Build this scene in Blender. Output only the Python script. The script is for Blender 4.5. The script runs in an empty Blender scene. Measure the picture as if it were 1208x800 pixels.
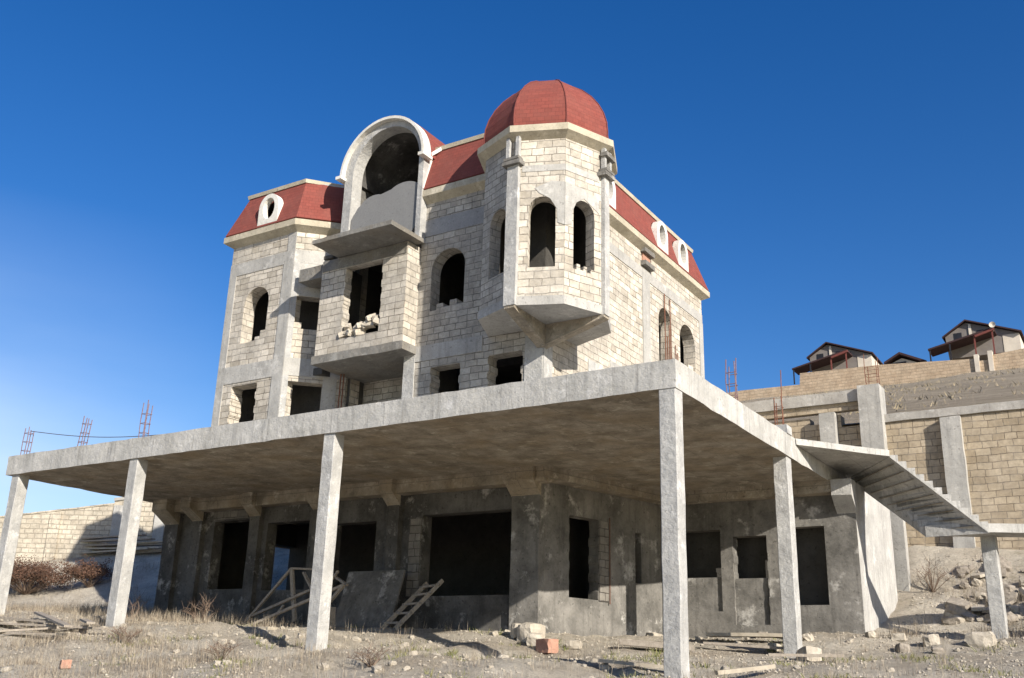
import bpy, bmesh, math, random
import numpy as np
from mathutils import Vector, Matrix, noise
from mathutils.geometry import tessellate_polygon
random.seed(7); rng = np.random.default_rng(7)
SC = bpy.context.scene; COL = SC.collection
R = math.radians

# ------------------------------------------------------------------ materials
def new_mat(name):
    m = bpy.data.materials.new(name); m.use_nodes = True
    nt = m.node_tree; b = nt.nodes['Principled BSDF']; b.inputs['Roughness'].default_value = .9
    b.inputs['Specular IOR Level'].default_value = .2
    return m, nt, b
def N(nt, t, **kw):
    n = nt.nodes.new(t)
    for k, v in kw.items():
        if k in n.inputs.keys(): n.inputs[k].default_value = v
        else: setattr(n, k, v)
    return n
def ramp(nt, src, stops):
    r = nt.nodes.new('ShaderNodeValToRGB'); e = r.color_ramp.elements
    while len(e) < len(stops): e.new(.5)
    for i, (p, c) in enumerate(stops):
        e[i].position = p; e[i].color = (*c, 1) if len(c) == 3 else c
    nt.links.new(src, r.inputs[0]); return r.outputs[0]
def g(v): return (v, v, v)
def mix(nt, a, b, f, mode='MIX'):
    m = nt.nodes.new('ShaderNodeMix'); m.data_type = 'RGBA'; m.blend_type = mode
    for i, x in ((6, a), (7, b)):
        if isinstance(x, tuple): m.inputs[i].default_value = (*x, 1)
        else: nt.links.new(x, m.inputs[i])
    if isinstance(f, (int, float)): m.inputs[0].default_value = f
    else: nt.links.new(f, m.inputs[0])
    return m.outputs[2]
def fac(nt, vec, scale, detail=5, rough=.6, lo=.35, hi=.65, a=0., b=1.):
    n = N(nt, 'ShaderNodeTexNoise', Scale=scale, Detail=detail, Roughness=rough)
    nt.links.new(vec, n.inputs['Vector'])
    return ramp(nt, n.outputs['Fac'], [(lo, g(a)), (hi, g(b))])
def coords(nt, kind='Object', scale=None):
    t = nt.nodes.new('ShaderNodeTexCoord'); o = t.outputs[kind]
    if scale:
        mp = nt.nodes.new('ShaderNodeMapping'); mp.inputs['Scale'].default_value = scale
        nt.links.new(o, mp.inputs[0]); o = mp.outputs[0]
    return o
def bump(nt, b, h, strength, dist=.02, prev=None):
    bp = nt.nodes.new('ShaderNodeBump'); bp.inputs['Strength'].default_value = strength
    bp.inputs['Distance'].default_value = dist
    nt.links.new(h, bp.inputs['Height'])
    if prev: nt.links.new(prev, bp.inputs['Normal'])
    nt.links.new(bp.outputs[0], b.inputs['Normal']); return bp.outputs[0]

def masonry(name, c1, c2, mortar, stain, w=.36, h=.18, ms=.010, stainamt=.6, bmp=.9, patch=None):
    m, nt, b = new_mat(name)
    uv = coords(nt, 'UV')
    # wobble the courses a little
    nz = N(nt, 'ShaderNodeTexNoise', Scale=1.7, Detail=3.); nt.links.new(uv, nz.inputs['Vector'])
    sub = nt.nodes.new('ShaderNodeVectorMath'); sub.operation = 'SUBTRACT'; nt.links.new(nz.outputs['Color'], sub.inputs[0]); sub.inputs[1].default_value = (.5, .5, .5)
    sc = nt.nodes.new('ShaderNodeVectorMath'); sc.operation = 'SCALE'; nt.links.new(sub.outputs[0], sc.inputs[0]); sc.inputs['Scale'].default_value = .07
    nz2 = N(nt, 'ShaderNodeTexNoise', Scale=14., Detail=3.); nt.links.new(uv, nz2.inputs['Vector'])
    sub2 = nt.nodes.new('ShaderNodeVectorMath'); sub2.operation = 'SUBTRACT'; nt.links.new(nz2.outputs['Color'], sub2.inputs[0]); sub2.inputs[1].default_value = (.5, .5, .5)
    sc2 = nt.nodes.new('ShaderNodeVectorMath'); sc2.operation = 'SCALE'; nt.links.new(sub2.outputs[0], sc2.inputs[0]); sc2.inputs['Scale'].default_value = .022
    ad = nt.nodes.new('ShaderNodeVectorMath'); nt.links.new(uv, ad.inputs[0]); nt.links.new(sc.outputs[0], ad.inputs[1])
    ad2 = nt.nodes.new('ShaderNodeVectorMath'); nt.links.new(ad.outputs[0], ad2.inputs[0]); nt.links.new(sc2.outputs[0], ad2.inputs[1])
    br = nt.nodes.new('ShaderNodeTexBrick'); nt.links.new(ad2.outputs[0], br.inputs['Vector'])
    br.inputs['Scale'].default_value = 1; br.inputs['Brick Width'].default_value = w; br.inputs['Row Height'].default_value = h
    br.inputs['Mortar Size'].default_value = ms; br.inputs['Mortar Smooth'].default_value = .25; br.inputs['Bias'].default_value = -.1
    br.offset = .5; br.squash = .8; br.squash_frequency = 3
    br.inputs['Color1'].default_value = (*c1, 1); br.inputs['Color2'].default_value = (*c2, 1); br.inputs['Mortar'].default_value = (*mortar, 1)
    ob = coords(nt)
    smear = fac(nt, ob, 3.2, 5, .7, .44, .58, 0, 1)          # joints filled flush with mortar here and there
    nt.links.new(mix(nt, mortar, tuple((x*.85) for x in stain), smear), br.inputs['Mortar'])
    f1 = fac(nt, ob, .55, 6, .65, .42, .66, 0, stainamt)
    c = mix(nt, br.outputs['Color'], stain, f1)
    f6 = fac(nt, ob, 2.6, 6, .75, .60, .78, 0, .5); c = mix(nt, c, tuple(x*.62 for x in stain), f6)
    c = mix(nt, c, fac(nt, ob, 2.1, 4, .6, .32, .68, .80, 1.10), 1., 'MULTIPLY')
    f2 = fac(nt, ob, 9, 5, .7, .3, .75, .74, 1.12)
    c = mix(nt, c, f2, 1., 'MULTIPLY')
    if patch:
        f3 = fac(nt, ob, .9, 4, .6, .60, .63, 0, 1)
        c = mix(nt, c, patch, f3)
    nt.links.new(c, b.inputs['Base Color'])
    inv = ramp(nt, br.outputs['Fac'], [(0, g(1)), (1, g(0))])
    n1 = bump(nt, b, inv, bmp, .03)
    f4 = fac(nt, ob, 22, 6, .7, .2, .8)
    bump(nt, b, f4, .5, .02, n1)
    return m

def concrete(name, base, dark, light=None, streak=.5, bmp=.4, boards=0., s=1., warm=None, seams=None):
    m, nt, b = new_mat(name); ob = coords(nt)
    f1 = fac(nt, ob, 1.3*s, 7, .7, .36, .68)
    c = mix(nt, dark, base, f1)
    if light:
        c = mix(nt, c, light, fac(nt, ob, 1.9*s, 7, .72, .56, .66, 0, .8))
    if streak:
        st = coords(nt, 'Object', (5*s, 5*s, .35*s))
        c = mix(nt, c, tuple(x*.55 for x in dark), fac(nt, st, 1.6, 5, .65, .52, .78, 0, streak))
    if warm:
        c = mix(nt, c, warm, fac(nt, ob, .8*s, 4, .6, .45, .7, 0, .6))
    c = mix(nt, c, tuple(x*.5 for x in dark), fac(nt, ob, 15*s, 3, .5, .64, .70, 0, .55))
    c = mix(nt, c, fac(nt, ob, 28*s, 4, .7, .25, .8, .82, 1.08), 1., 'MULTIPLY')
    if seams:
        bt = nt.nodes.new('ShaderNodeTexBrick'); nt.links.new(coords(nt, 'UV'), bt.inputs['Vector'])
        for k_, v_ in (('Scale', 1), ('Brick Width', seams[0]), ('Row Height', seams[1]), ('Mortar Size', .012), ('Mortar Smooth', .6)): bt.inputs[k_].default_value = v_
        c = mix(nt, c, tuple(x*.6 for x in dark), ramp(nt, bt.outputs['Fac'], [(0, g(0)), (1, g(.55))]))
    nt.links.new(c, b.inputs['Base Color'])
    pv = None
    if boards:
        wv = nt.nodes.new('ShaderNodeTexWave'); wv.wave_type = 'BANDS'; wv.bands_direction = 'Z' if boards < 0 else 'X'
        wv.inputs['Scale'].default_value = abs(boards); wv.inputs['Distortion'].default_value = .4; wv.inputs['Detail'].default_value = 2
        nt.links.new(coords(nt, 'UV') if boards > 0 else ob, wv.inputs['Vector'])
        pv = bump(nt, b, ramp(nt, wv.outputs['Fac'], [(.0, g(0)), (.12, g(1))]), .35, .02)
    bump(nt, b, fac(nt, ob, 5*s, 9, .68, .25, .8), bmp*.8, .04, pv)
    return m

M = {}
M['stone'] = masonry('limestone_blocks', (.65, .59, .495), (.40, .355, .285), (.15, .125, .095), (.42, .39, .34), ms=.009, stainamt=.75)
M['stone_shade'] = masonry('limestone_blocks_shaded', (.54, .50, .43), (.37, .335, .28), (.15, .135, .11), (.34, .32, .28), stainamt=.8, ms=.009, w=.34, h=.17)  # darker copy of the block colour, shade painted in for the shaded walls
M['stone_yellow'] = masonry('yellow_limestone_blocks', (.49, .405, .29), (.35, .28, .19), (.17, .13, .09), (.39, .34, .27), w=.38, h=.19, ms=.010, stainamt=.5)
M['stone_pale'] = masonry('pale_limestone_blocks', (.60, .54, .43), (.47, .41, .32), (.34, .30, .235), (.46, .41, .33), w=.4, h=.2, ms=.018)
M['stone_far'] = masonry('sandy_limestone_blocks', (.52, .40, .28), (.44, .33, .225), (.33, .25, .17), (.50, .41, .30), w=.6, h=.3, ms=.02, stainamt=.4)
M['conc'] = concrete('grey_concrete', (.46, .445, .41), (.33, .32, .295), (.57, .55, .51), streak=.5, boards=-0.0)
M['conc_edge'] = concrete('slab_edge_concrete', (.52, .505, .47), (.37, .36, .33), (.64, .625, .59), streak=.9, bmp=.6, seams=(1.3, 30))
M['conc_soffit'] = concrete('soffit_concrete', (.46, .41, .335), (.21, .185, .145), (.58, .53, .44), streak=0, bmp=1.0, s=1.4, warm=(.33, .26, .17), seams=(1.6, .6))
M['conc_col'] = concrete('column_concrete', (.50, .49, .46), (.33, .325, .31), (.62, .61, .58), streak=.35, bmp=.6, s=1.6)
M['conc_board'] = concrete('board_marked_concrete', (.50, .49, .46), (.36, .35, .33), (.60, .59, .56), streak=.7, boards=2.2)
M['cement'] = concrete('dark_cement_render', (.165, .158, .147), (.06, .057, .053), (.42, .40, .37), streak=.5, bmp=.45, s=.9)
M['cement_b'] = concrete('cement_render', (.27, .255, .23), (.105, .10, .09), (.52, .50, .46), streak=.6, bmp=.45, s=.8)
M['shaded_int'] = concrete('shade_darkened_interior', (.10, .095, .085), (.06, .056, .05), None, streak=.2)  # unlit-room shade put into the colour so the openings read black
M['conc_weather'] = concrete('weathered_canopy_concrete', (.27, .26, .235), (.16, .152, .135), (.34, .33, .30), streak=.3, bmp=.8, warm=(.22, .18, .13))
M['grey_panel'] = concrete('smooth_grey_panel', (.215, .215, .21), (.20, .20, .197), None, streak=0, bmp=.05)
M['stone_dark'] = masonry('dark_limestone_blocks', (.27, .25, .22), (.19, .175, .15), (.08, .07, .06), (.16, .15, .14), w=.34, h=.18)  # darker, cement-toned blocks around the ground-floor openings
M['plaster'] = concrete('grey_plaster', (.36, .355, .345), (.27, .267, .262), None, streak=.2, bmp=.25)
M['conc_mid'] = concrete('mid_grey_concrete', (.46, .44, .40), (.31, .29, .26), (.56, .54, .50), streak=.4)
M['cornice'] = concrete('cream_cornice_concrete', (.52, .465, .355), (.36, .32, .24), (.62, .56, .44), streak=.3, bmp=.3)
M['white_trim'] = concrete('white_moulding', (.74, .72, .67), (.60, .57, .50), None, streak=.35, bmp=.2)
def roofmat():
    m, nt, b = new_mat('red_shingles'); uv = coords(nt, 'UV')
    br = nt.nodes.new('ShaderNodeTexBrick'); nt.links.new(uv, br.inputs['Vector'])
    for k, v in (('Scale', 1), ('Brick Width', .17), ('Row Height', .11), ('Mortar Size', .006), ('Mortar Smooth', .5), ('Bias', 0)): br.inputs[k].default_value = v
    br.inputs['Color1'].default_value = (.25, .068, .052, 1); br.inputs['Color2'].default_value = (.20, .055, .043, 1); br.inputs['Mortar'].default_value = (.14, .04, .033, 1)
    c = mix(nt, br.outputs['Color'], (.20, .075, .06), fac(nt, coords(nt), 1.4, 7, .72, .42, .72, 0, .7))
    c = mix(nt, c, fac(nt, coords(nt), 60, 3, .8, .2, .8, .75, 1.15), 1., 'MULTIPLY')
    nt.links.new(c, b.inputs['Base Color'])
    inv = ramp(nt, br.outputs['Fac'], [(0, g(1)), (1, g(0))]); n = bump(nt, b, inv, .3, .01)
    bump(nt, b, fac(nt, coords(nt), 70, 3, .8, .2, .8), .4, .01, n); return m
M['roof'] = roofmat()
def simple(name, c1, c2, sc=6., rough=.8, metal=0., bmp=.3, sv=None):
    m, nt, b = new_mat(name); ob = coords(nt, 'Object', sv) if sv else coords(nt)
    nt.links.new(mix(nt, c1, c2, fac(nt, ob, sc, 6, .7, .35, .68)), b.inputs['Base Color'])
    b.inputs['Roughness'].default_value = rough; b.inputs['Metallic'].default_value = metal
    bump(nt, b, fac(nt, ob, sc*2.5, 5, .7, .25, .75), bmp, .015); return m
M['rust'] = simple('rusty_rebar', (.22, .10, .06), (.12, .055, .04), 20)
M['pipe'] = simple('old_pipe', (.17, .10, .075), (.10, .065, .05), 20)
M['bluerust'] = simple('weathered_rebar', (.20, .16, .18), (.17, .08, .07), 20)
M['wood'] = simple('grey_wood', (.36, .315, .26), (.22, .19, .155), 3, sv=(6, 6, 6))
M['wood_pale'] = simple('pale_wood', (.44, .39, .31), (.30, .26, .20), 4)
M['redbrick'] = simple('red_brick', (.42, .24, .17), (.34, .18, .13), 8, bmp=.6)
M['rock'] = simple('pale_limestone_rock', (.50, .45, .37), (.33, .29, .23), 5, bmp=.8)
M['rock_dark'] = simple('grey_rock', (.33, .29, .24), (.19, .165, .135), 4, bmp=.8)
M['twig'] = simple('dry_twigs', (.20, .15, .11), (.12, .08, .06), 5)
M['bushleaf'] = simple('russet_leaves', (.14, .075, .05), (.075, .045, .03), 9)
M['farwhite'] = simple('whitewashed_wall', (.62, .56, .47), (.48, .43, .36), .6, bmp=.1)
M['fargrey'] = simple('corrugated_gable', (.21, .19, .175), (.16, .14, .13), .8, bmp=.1)
M['farroof'] = simple('dark_maroon_roof', (.055, .03, .03), (.035, .022, .024), .6, bmp=.1)
M['fardark'] = simple('dark_glass_and_shade', (.03, .03, .035), (.02, .02, .022), 1, rough=.3, bmp=.0)
M['redpaint'] = simple('red_painted_beam', (.17, .055, .045), (.12, .04, .035), 1)
M['wire'] = simple('dark_wire', (.12, .12, .13), (.08, .08, .09), 5)
def groundmat():
    m, nt, b = new_mat('dry_dirt'); ob = coords(nt)
    c = mix(nt, (.74, .67, .55), (.50, .43, .335), fac(nt, ob, .55, 7, .68, .38, .64))
    c = mix(nt, c, (.70, .64, .53), fac(nt, ob, .9, 6, .7, .52, .66, 0, .9))
    c = mix(nt, c, (.20, .18, .10), fac(nt, ob, 1.7, 7, .75, .56, .72, 0, .6))
    c = mix(nt, c, (.20, .155, .11), fac(nt, ob, 6, 6, .75, .55, .75, 0, .55))
    c = mix(nt, c, fac(nt, ob, 16, 6, .85, .3, .7, .62, 1.12), 1., 'MULTIPLY')
    c = mix(nt, c, (.22, .17, .12), fac(nt, ob, 9, 5, .8, .60, .68, 0, .7))
    nt.links.new(c, b.inputs['Base Color'])
    n = bump(nt, b, fac(nt, ob, 4, 8, .75, .2, .8), .9, .12)
    bump(nt, b, fac(nt, ob, 30, 5, .8, .2, .8), .9, .03, n); return m
M['ground'] = groundmat()
def hillmat():
    m, nt, b = new_mat('hillside_earth'); ob = coords(nt)
    st = coords(nt, 'Object', (.35, 1.6, .35))
    c = mix(nt, (.44, .37, .275), (.31, .26, .19), fac(nt, st, .6, 8, .7, .4, .62))
    c = mix(nt, c, (.36, .30, .22), fac(nt, ob, .35, 8, .7, .55, .7, 0, .7))
    c = mix(nt, c, (.10, .095, .06), fac(nt, ob, 2.2, 6, .8, .56, .7, 0, .6))
    nt.links.new(c, b.inputs['Base Color']); bump(nt, b, fac(nt, ob, 2.5, 8, .8, .2, .8), 1., .3); return m
M['hill'] = hillmat()
def grassmat(name, a, bb):
    m, nt, b = new_mat(name); 
    oi = coords(nt)
    nt.links.new(mix(nt, a, bb, fac(nt, oi, 6, 4, .8, .42, .58)), b.inputs['Base Color']); return m
M['grass'] = grassmat('dry_grass_stems', (.40, .345, .26), (.13, .10, .075))
M['scrub'] = grassmat('dry_scrub', (.30, .25, .17), (.19, .16, .10))
M['weed'] = grassmat('green_weeds', (.13, .15, .05), (.22, .20, .09))

# ------------------------------------------------------------------ objects
def setp(o, label=None, cat=None, group=None, kind=None):
    for k, v in (('label', label), ('category', cat), ('group', group), ('kind', kind)):
        if v: o[k] = v
    return o
def empty(name, loc, label, cat, group=None):
    o = bpy.data.objects.new(name, None); COL.objects.link(o); o.location = loc; o.empty_display_size = .3
    return setp(o, label, cat, group)
def link(name, me, mat, parent=None, smooth=False):
    o = bpy.data.objects.new(name, me); COL.objects.link(o)
    if mat: me.materials.append(mat)
    if parent:
        o.parent = parent
        bpy.context.view_layer.update()
        o.matrix_parent_inverse = wmat(parent).inverted()
    if smooth:
        for p in me.polygons: p.use_smooth = True
    return o
def wmat(o):
    m = Matrix.Translation(o.location) @ o.rotation_euler.to_matrix().to_4x4()
    return wmat(o.parent) @ o.matrix_parent_inverse @ m if o.parent else m
def boxuv(me):
    uvl = me.uv_layers.new(name='UVMap').data; vs = me.vertices
    for p in me.polygons:
        n = p.normal
        if abs(n.z) > .8: 
            for li in p.loop_indices:
                c = vs[me.loops[li].vertex_index].co; uvl[li].uv = (c.x, c.y)
        else:
            t = Vector((-n.y, n.x, 0)).normalized(); up = n.cross(t)
            if up.z < 0: up = -up
            for li in p.loop_indices:
                c = vs[me.loops[li].vertex_index].co; uvl[li].uv = (c.dot(t), c.z if abs(n.z) < .2 else c.dot(up))
class MB:
    def __init__(s): s.v = []; s.f = []
    def add(s, vs, fs):
        k = len(s.v); s.v += [tuple(x) for x in vs]; s.f += [tuple(i+k for i in f) for f in fs]; return s
    def box(s, x0, x1, y0, y1, z0, z1):
        return s.prism([(x0, y0), (x1, y0), (x1, y1), (x0, y1)], z0, z1)
    def prism(s, poly, z0, z1):
        n = len(poly)
        zz0 = z0 if isinstance(z0, (list, tuple)) else [z0]*n; zz1 = z1 if isinstance(z1, (list, tuple)) else [z1]*n
        vs = [(p[0], p[1], zz0[i]) for i, p in enumerate(poly)] + [(p[0], p[1], zz1[i]) for i, p in enumerate(poly)]
        fs = [tuple(reversed(range(n))), tuple(range(n, 2*n))] + [(i, (i+1) % n, n+(i+1) % n, n+i) for i in range(n)]
        return s.add(vs, fs)
    def bar(s, a, b, w, h=None, tw=0.):       # square bar from a to b
        a = Vector(a); b = Vector(b); h = h or w; d = (b-a).normalized()
        up = Vector((0, 0, 1)) if abs(d.z) < .95 else Vector((0, 1, 0))
        x = d.cross(up).normalized(); y = x.cross(d)
        if tw: x, y = x*math.cos(tw)+y*math.sin(tw), y*math.cos(tw)-x*math.sin(tw)
        vs = []
        for p in (a, b): vs += [p+x*w/2*i+y*h/2*j for i, j in ((-1, -1), (1, -1), (1, 1), (-1, 1))]
        return s.add(vs, [(0, 3, 2, 1), (4, 5, 6, 7), (0, 1, 5, 4), (1, 2, 6, 5), (2, 3, 7, 6), (3, 0, 4, 7)])
    def tube(s, pts, r, n=6, r1=None):
        pts = [Vector(p) for p in pts]; vs = []; fs = []
        for i, p in enumerate(pts):
            d = (pts[min(i+1, len(pts)-1)]-pts[max(i-1, 0)]).normalized()
            up = Vector((0, 0, 1)) if abs(d.z) < .9 else Vector((1, 0, 0))
            x = d.cross(up).normalized(); y = x.cross(d)
            rr = r if r1 is None else r+(r1-r)*i/(len(pts)-1)
            vs += [p+(x*math.cos(2*math.pi*k/n)+y*math.sin(2*math.pi*k/n))*rr for k in range(n)]
        for i in range(len(pts)-1):
            fs += [(i*n+k, i*n+(k+1) % n, (i+1)*n+(k+1) % n, (i+1)*n+k) for k in range(n)]
        fs += [tuple(reversed(range(n))), tuple(range((len(pts)-1)*n, len(pts)*n))]
        return s.add(vs, fs)
    def mesh(s, name, fix=True):
        me = bpy.data.meshes.new(name); me.from_pydata(s.v, [], s.f); me.update()
        if fix:
            bm = bmesh.new(); bm.from_mesh(me); bmesh.ops.recalc_face_normals(bm, faces=bm.faces); bm.to_mesh(me); bm.free(); me.update()
        boxuv(me); return me
    def build(s, name, mat, parent=None, bevel=0., rough=0., smooth=False):
        me = s.mesh(name)
        if rough:
            rough_edges(me, rough)
        o = link(name, me, mat, parent, smooth)
        if bevel:
            md = o.modifiers.new('bevel', 'BEVEL'); md.width = bevel; md.segments = 1; md.limit_method = 'ANGLE'; md.angle_limit = R(40)
        return o
def rough_edges(me, amp, cut=.45, maxcuts=60):
    bm = bmesh.new(); bm.from_mesh(me)
    for it in range(6):
        long = [e for e in bm.edges if e.calc_length() > cut]
        if not long or len(bm.verts) > 6000: break
        bmesh.ops.subdivide_edges(bm, edges=long, cuts=1, use_grid_fill=True)
    for v in bm.verts:
        n = noise.noise_vector(v.co*1.7+Vector((3, 7, 1)))*amp*.6 + noise.noise_vector(v.co*6.)*amp*.5
        v.co += n
    bmesh.ops.triangulate(bm, faces=[f for f in bm.faces if len(f.verts) > 4])
    bm.normal_update(); bm.to_mesh(me); bm.free(); me.update()
    if me.uv_layers: me.uv_layers.remove(me.uv_layers[0])
    boxuv(me)

def panel(mb, O, S, T, Nn, outer, holes, th):
    """planar slab: outline and holes in (s,t), thickness th along Nn"""
    O, S, T, Nn = Vector(O), Vector(S), Vector(T), Vector(Nn)
    loops = [outer] + holes
    flat = [p for l in loops for p in l]
    tris = tessellate_polygon([[Vector((p[0], p[1], 0)) for p in l] for l in loops])
    n = len(flat)
    vs = [O+S*p[0]+T*p[1] for p in flat] + [O+S*p[0]+T*p[1]+Nn*th for p in flat]
    fs = []
    cross_ok = (S.cross(T)).dot(Nn) < 0
    for t in tris:
        a, b, c = t
        ar = (flat[b][0]-flat[a][0])*(flat[c][1]-flat[a][1])-(flat[b][1]-flat[a][1])*(flat[c][0]-flat[a][0])
        if abs(ar) < 1e-9: continue
        if (ar > 0) != cross_ok: a, b, c = a, c, b
        fs.append((a, b, c)); fs.append((n+a, n+c, n+b))
    k = 0
    for li, l in enumerate(loops):
        m = len(l)
        area = sum(l[i][0]*l[(i+1) % m][1]-l[(i+1) % m][0]*l[i][1] for i in range(m))
        fl = (area > 0) == (li == 0)
        for i in range(m):
            a, b = k+i, k+(i+1) % m
            f = (a, n+a, n+b, b) if fl == cross_ok else (a, b, n+b, n+a)
            fs.append(f)
        k += m
    mb.add(vs, fs); return mb
def wall(name, P0, P1, outer, holes, th, mat, parent, plus=None):
    P0 = Vector((*P0, 0)); P1 = Vector((*P1, 0)); S = (P1-P0).normalized(); Nn = Vector((-S.y, S.x, 0))
    mx = max(p[0] for p in outer); outer = [(.004 if p[0] == 0 else mx-.004 if p[0] == mx else p[0], p[1]) for p in outer]
    mb = MB(); panel(mb, P0, S, (0, 0, 1), Nn, outer, holes, th)
    me = bpy.data.meshes.new(name); me.from_pydata(mb.v, [], mb.f); me.update(); boxuv(me)
    o = link(name, me, mat, parent)
    if parent is None or parent == house or parent.name.startswith('balcony'):
        me.materials.append(M['shaded_int']); hn = len(mb.v)//2  # inward faces take the colour with room shade painted in
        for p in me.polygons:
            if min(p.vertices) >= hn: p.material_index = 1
    return o
def rect(s0, s1, z0, z1): return [(s0, z0), (s1, z0), (s1, z1), (s0, z1)]
def jag(s0, s1, z0, z1, a=.035, sill=None, step=.2):
    """opening whose sides follow the block courses"""
    pts = []
    if sill: pts += sill
    else: pts += [(s0, z0), (s1, z0)]
    z = z0+step; i = 0
    while z < z1-.05:
        o = a*(1 if i % 2 else -1)*random.uniform(.2, 1)
        pts += [(s1+o, z-.02), (s1-o, z)] if False else [(s1+o, z-step*.9 if z-step*.9 > z0 else z-.1), (s1+o, z-.01)]
        z += step; i += 1
    pts += [(s1, z1-.02), (s1-.01, z1), (s0+.01, z1), (s0, z1-.02)]
    z = z1-step
    while z > z0+.05:
        o = a*(1 if i % 2 else -1)*random.uniform(.2, 1)
        pts += [(s0+o, z+step*.8), (s0+o, z+.01)]
        z -= step; i += 1
    return pts
def arch(s0, s1, z0, zt, n=12, sill=None):
    r = (s1-s0)/2; c = (s0+s1)/2; zs = zt-r
    pts = list(sill) if sill else [(s0, z0), (s1, z0)]
    pts += [(c+r*math.cos(math.pi*i/n), zs+r*math.sin(math.pi*i/n)) for i in range(n+1)]
    return pts
def steps_sill(s0, s1, z0, heights):
    w = (s1-s0)/len(heights); pts = [(s0, z0+heights[0])]
    for i, h in enumerate(heights):
        pts += [(s0+w*i+.004, z0+h), (s0+w*(i+1)-.004, z0+h)]
    return pts[1:]
def ellipse(c, z, a, b, n=20): return [(c+a*math.cos(2*math.pi*i/n), z+b*math.sin(2*math.pi*i/n)) for i in range(n)]
def off(poly, d, closed=True):
    """offset plan polygon (counter-clockwise) outwards by d"""
    n = len(poly); out = []
    for i in range(n):
        p = Vector(poly[i][:2]); a = Vector(poly[i-1][:2]); b = Vector(poly[(i+1) % n][:2])
        if not closed and i == 0: d2 = (b-p).normalized(); nn = Vector((d2.y, -d2.x)); out.append(tuple(p+nn*d)); continue
        if not closed and i == n-1: d1 = (p-a).normalized(); nn = Vector((d1.y, -d1.x)); out.append(tuple(p+nn*d)); continue
        d1 = (p-a).normalized(); d2 = (b-p).normalized()
        n1 = Vector((d1.y, -d1.x)); n2 = Vector((d2.y, -d2.x)); m = (n1+n2).normalized()
        out.append(tuple(p+m*(d/max(.3, m.dot(n1)))))
    return out
def sweep(mb, poly, prof, closed=True):
    rings = [[(x, y, z) for x, y in off(poly, o, closed)] for o, z in prof]
    n = len(poly); k = len(prof); vs = [p for r in rings for p in r]; fs = []
    for j in range(k):
        for i in range(n if closed else n-1):
            i2 = (i+1) % n; j2 = (j+1) % k
            fs.append((j*n+i, j*n+i2, j2*n+i2, j2*n+i))
    if not closed:
        fs += [tuple(j*n for j in range(k)), tuple(j*n+n-1 for j in reversed(range(k)))]
    return mb.add(vs, fs)

# ------------------------------------------------------------------ terrain
CP = [(-5.2,4.8,.82),(-8.5,4.8,.9),(-11.7,4.8,.98),(-13.4,4.4,1.02),(-15.6,4.6,1.04),(-17.4,4.8,1.3),(-4.8,7,.85),(-3.6,8.9,.98),(0,8.9,.95),(.5,8.9,.95),
(-.15,5.7,.40),(-.15,.15,-.05),(-3.5,.2,.20),(-7.1,.15,.26),(-10,.15,.42),(-12.9,.15,.77),(-15,.1,.9),(-17.6,.15,1.05),(-4.3,2.0,.12),(-6.1,3.0,.58),(-8.3,3.8,.86),(-9.6,2.4,.80),(-11.4,1.4,.84),(-7.5,1.6,.42),(-3.9,3.2,.46),(-2.2,2.5,.30),(-6.8,4.2,.84),(-5.6,3.9,.72),
(1,-5,-.62),(3,-10,-1.25),(5.9,-14,-1.6),(0,-14,-1.5),(-10,-14,-1.5),(-4,-4,-.55),(-8,-4,-.3),(-2.5,-1.2,-.04),(-6,-1.2,.06),(-10,-1.2,.22),(-13,-1.6,.40),(-16,-1.5,.6),(-14,-5,-.35),(-14,-9,-1.0),
(3,9.6,.97),(1.5,10.5,1.14),(3.2,10.5,1.14),(1,13,2.3),(3,13,2.2),(.5,14.9,3.6),(2,14.9,3.5),(5,14.9,3.4),(5,9,.95),(3,4,.25),(3,0,-.12),(6,4,.27),(10,5,.2),(10,-5,-1.2),(6,12,1.9),
(-25,8,1.7),(-29,8,2.1),(-29,10,2.7),(-35.2,10.6,3.6),(-33.3,11.6,4.05),(-30.2,13.3,4.65),(-36,14,4.4),(-26,14,4.7),(-20,14,3.9),(-19.5,8,1.5),(-22,3,1.15),(-22,0,1.0),(-30,3,1.2),(-30,-3,.6),(-40,7.4,2.7),(-40,13.8,4.1),(-20,-5,-.2),(-30,-14,-1.),(-60,14,4),(-60,0,1),(-60,-20,-1),
(30,-10,-1),(30,14,3.5),(30,5,1),(-10,12,1.2),(-6,12,1.2),(-3,12,1.4)]
CP = np.array(CP, float)
_d = np.sqrt(((CP[:, None, :2]-CP[None, :, :2])**2).sum(-1))
_A = np.zeros((len(CP)+1,)*2); _A[:-1, :-1] = _d+np.eye(len(CP))*.0; _A[:-1, -1] = 1; _A[-1, :-1] = 1
_w = np.linalg.solve(_A, np.append(CP[:, 2], 0))
def sstep(a, b, x): t = np.clip((x-a)/(b-a), 0, 1); return t*t*(3-2*t)
def vnoise(x, y, s, seed):
    r = np.random.default_rng(seed); T = r.random((64, 64)); x = x/s+100; y = y/s+100
    xi = np.floor(x).astype(int); yi = np.floor(y).astype(int); fx = x-xi; fy = y-yi; fx = fx*fx*(3-2*fx); fy = fy*fy*(3-2*fy)
    a = T[xi % 64, yi % 64]; b = T[(xi+1) % 64, yi % 64]; c = T[xi % 64, (yi+1) % 64]; d = T[(xi+1) % 64, (yi+1) % 64]
    return (a*(1-fx)+b*fx)*(1-fy)+(c*(1-fx)+d*fx)*fy-.5
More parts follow.
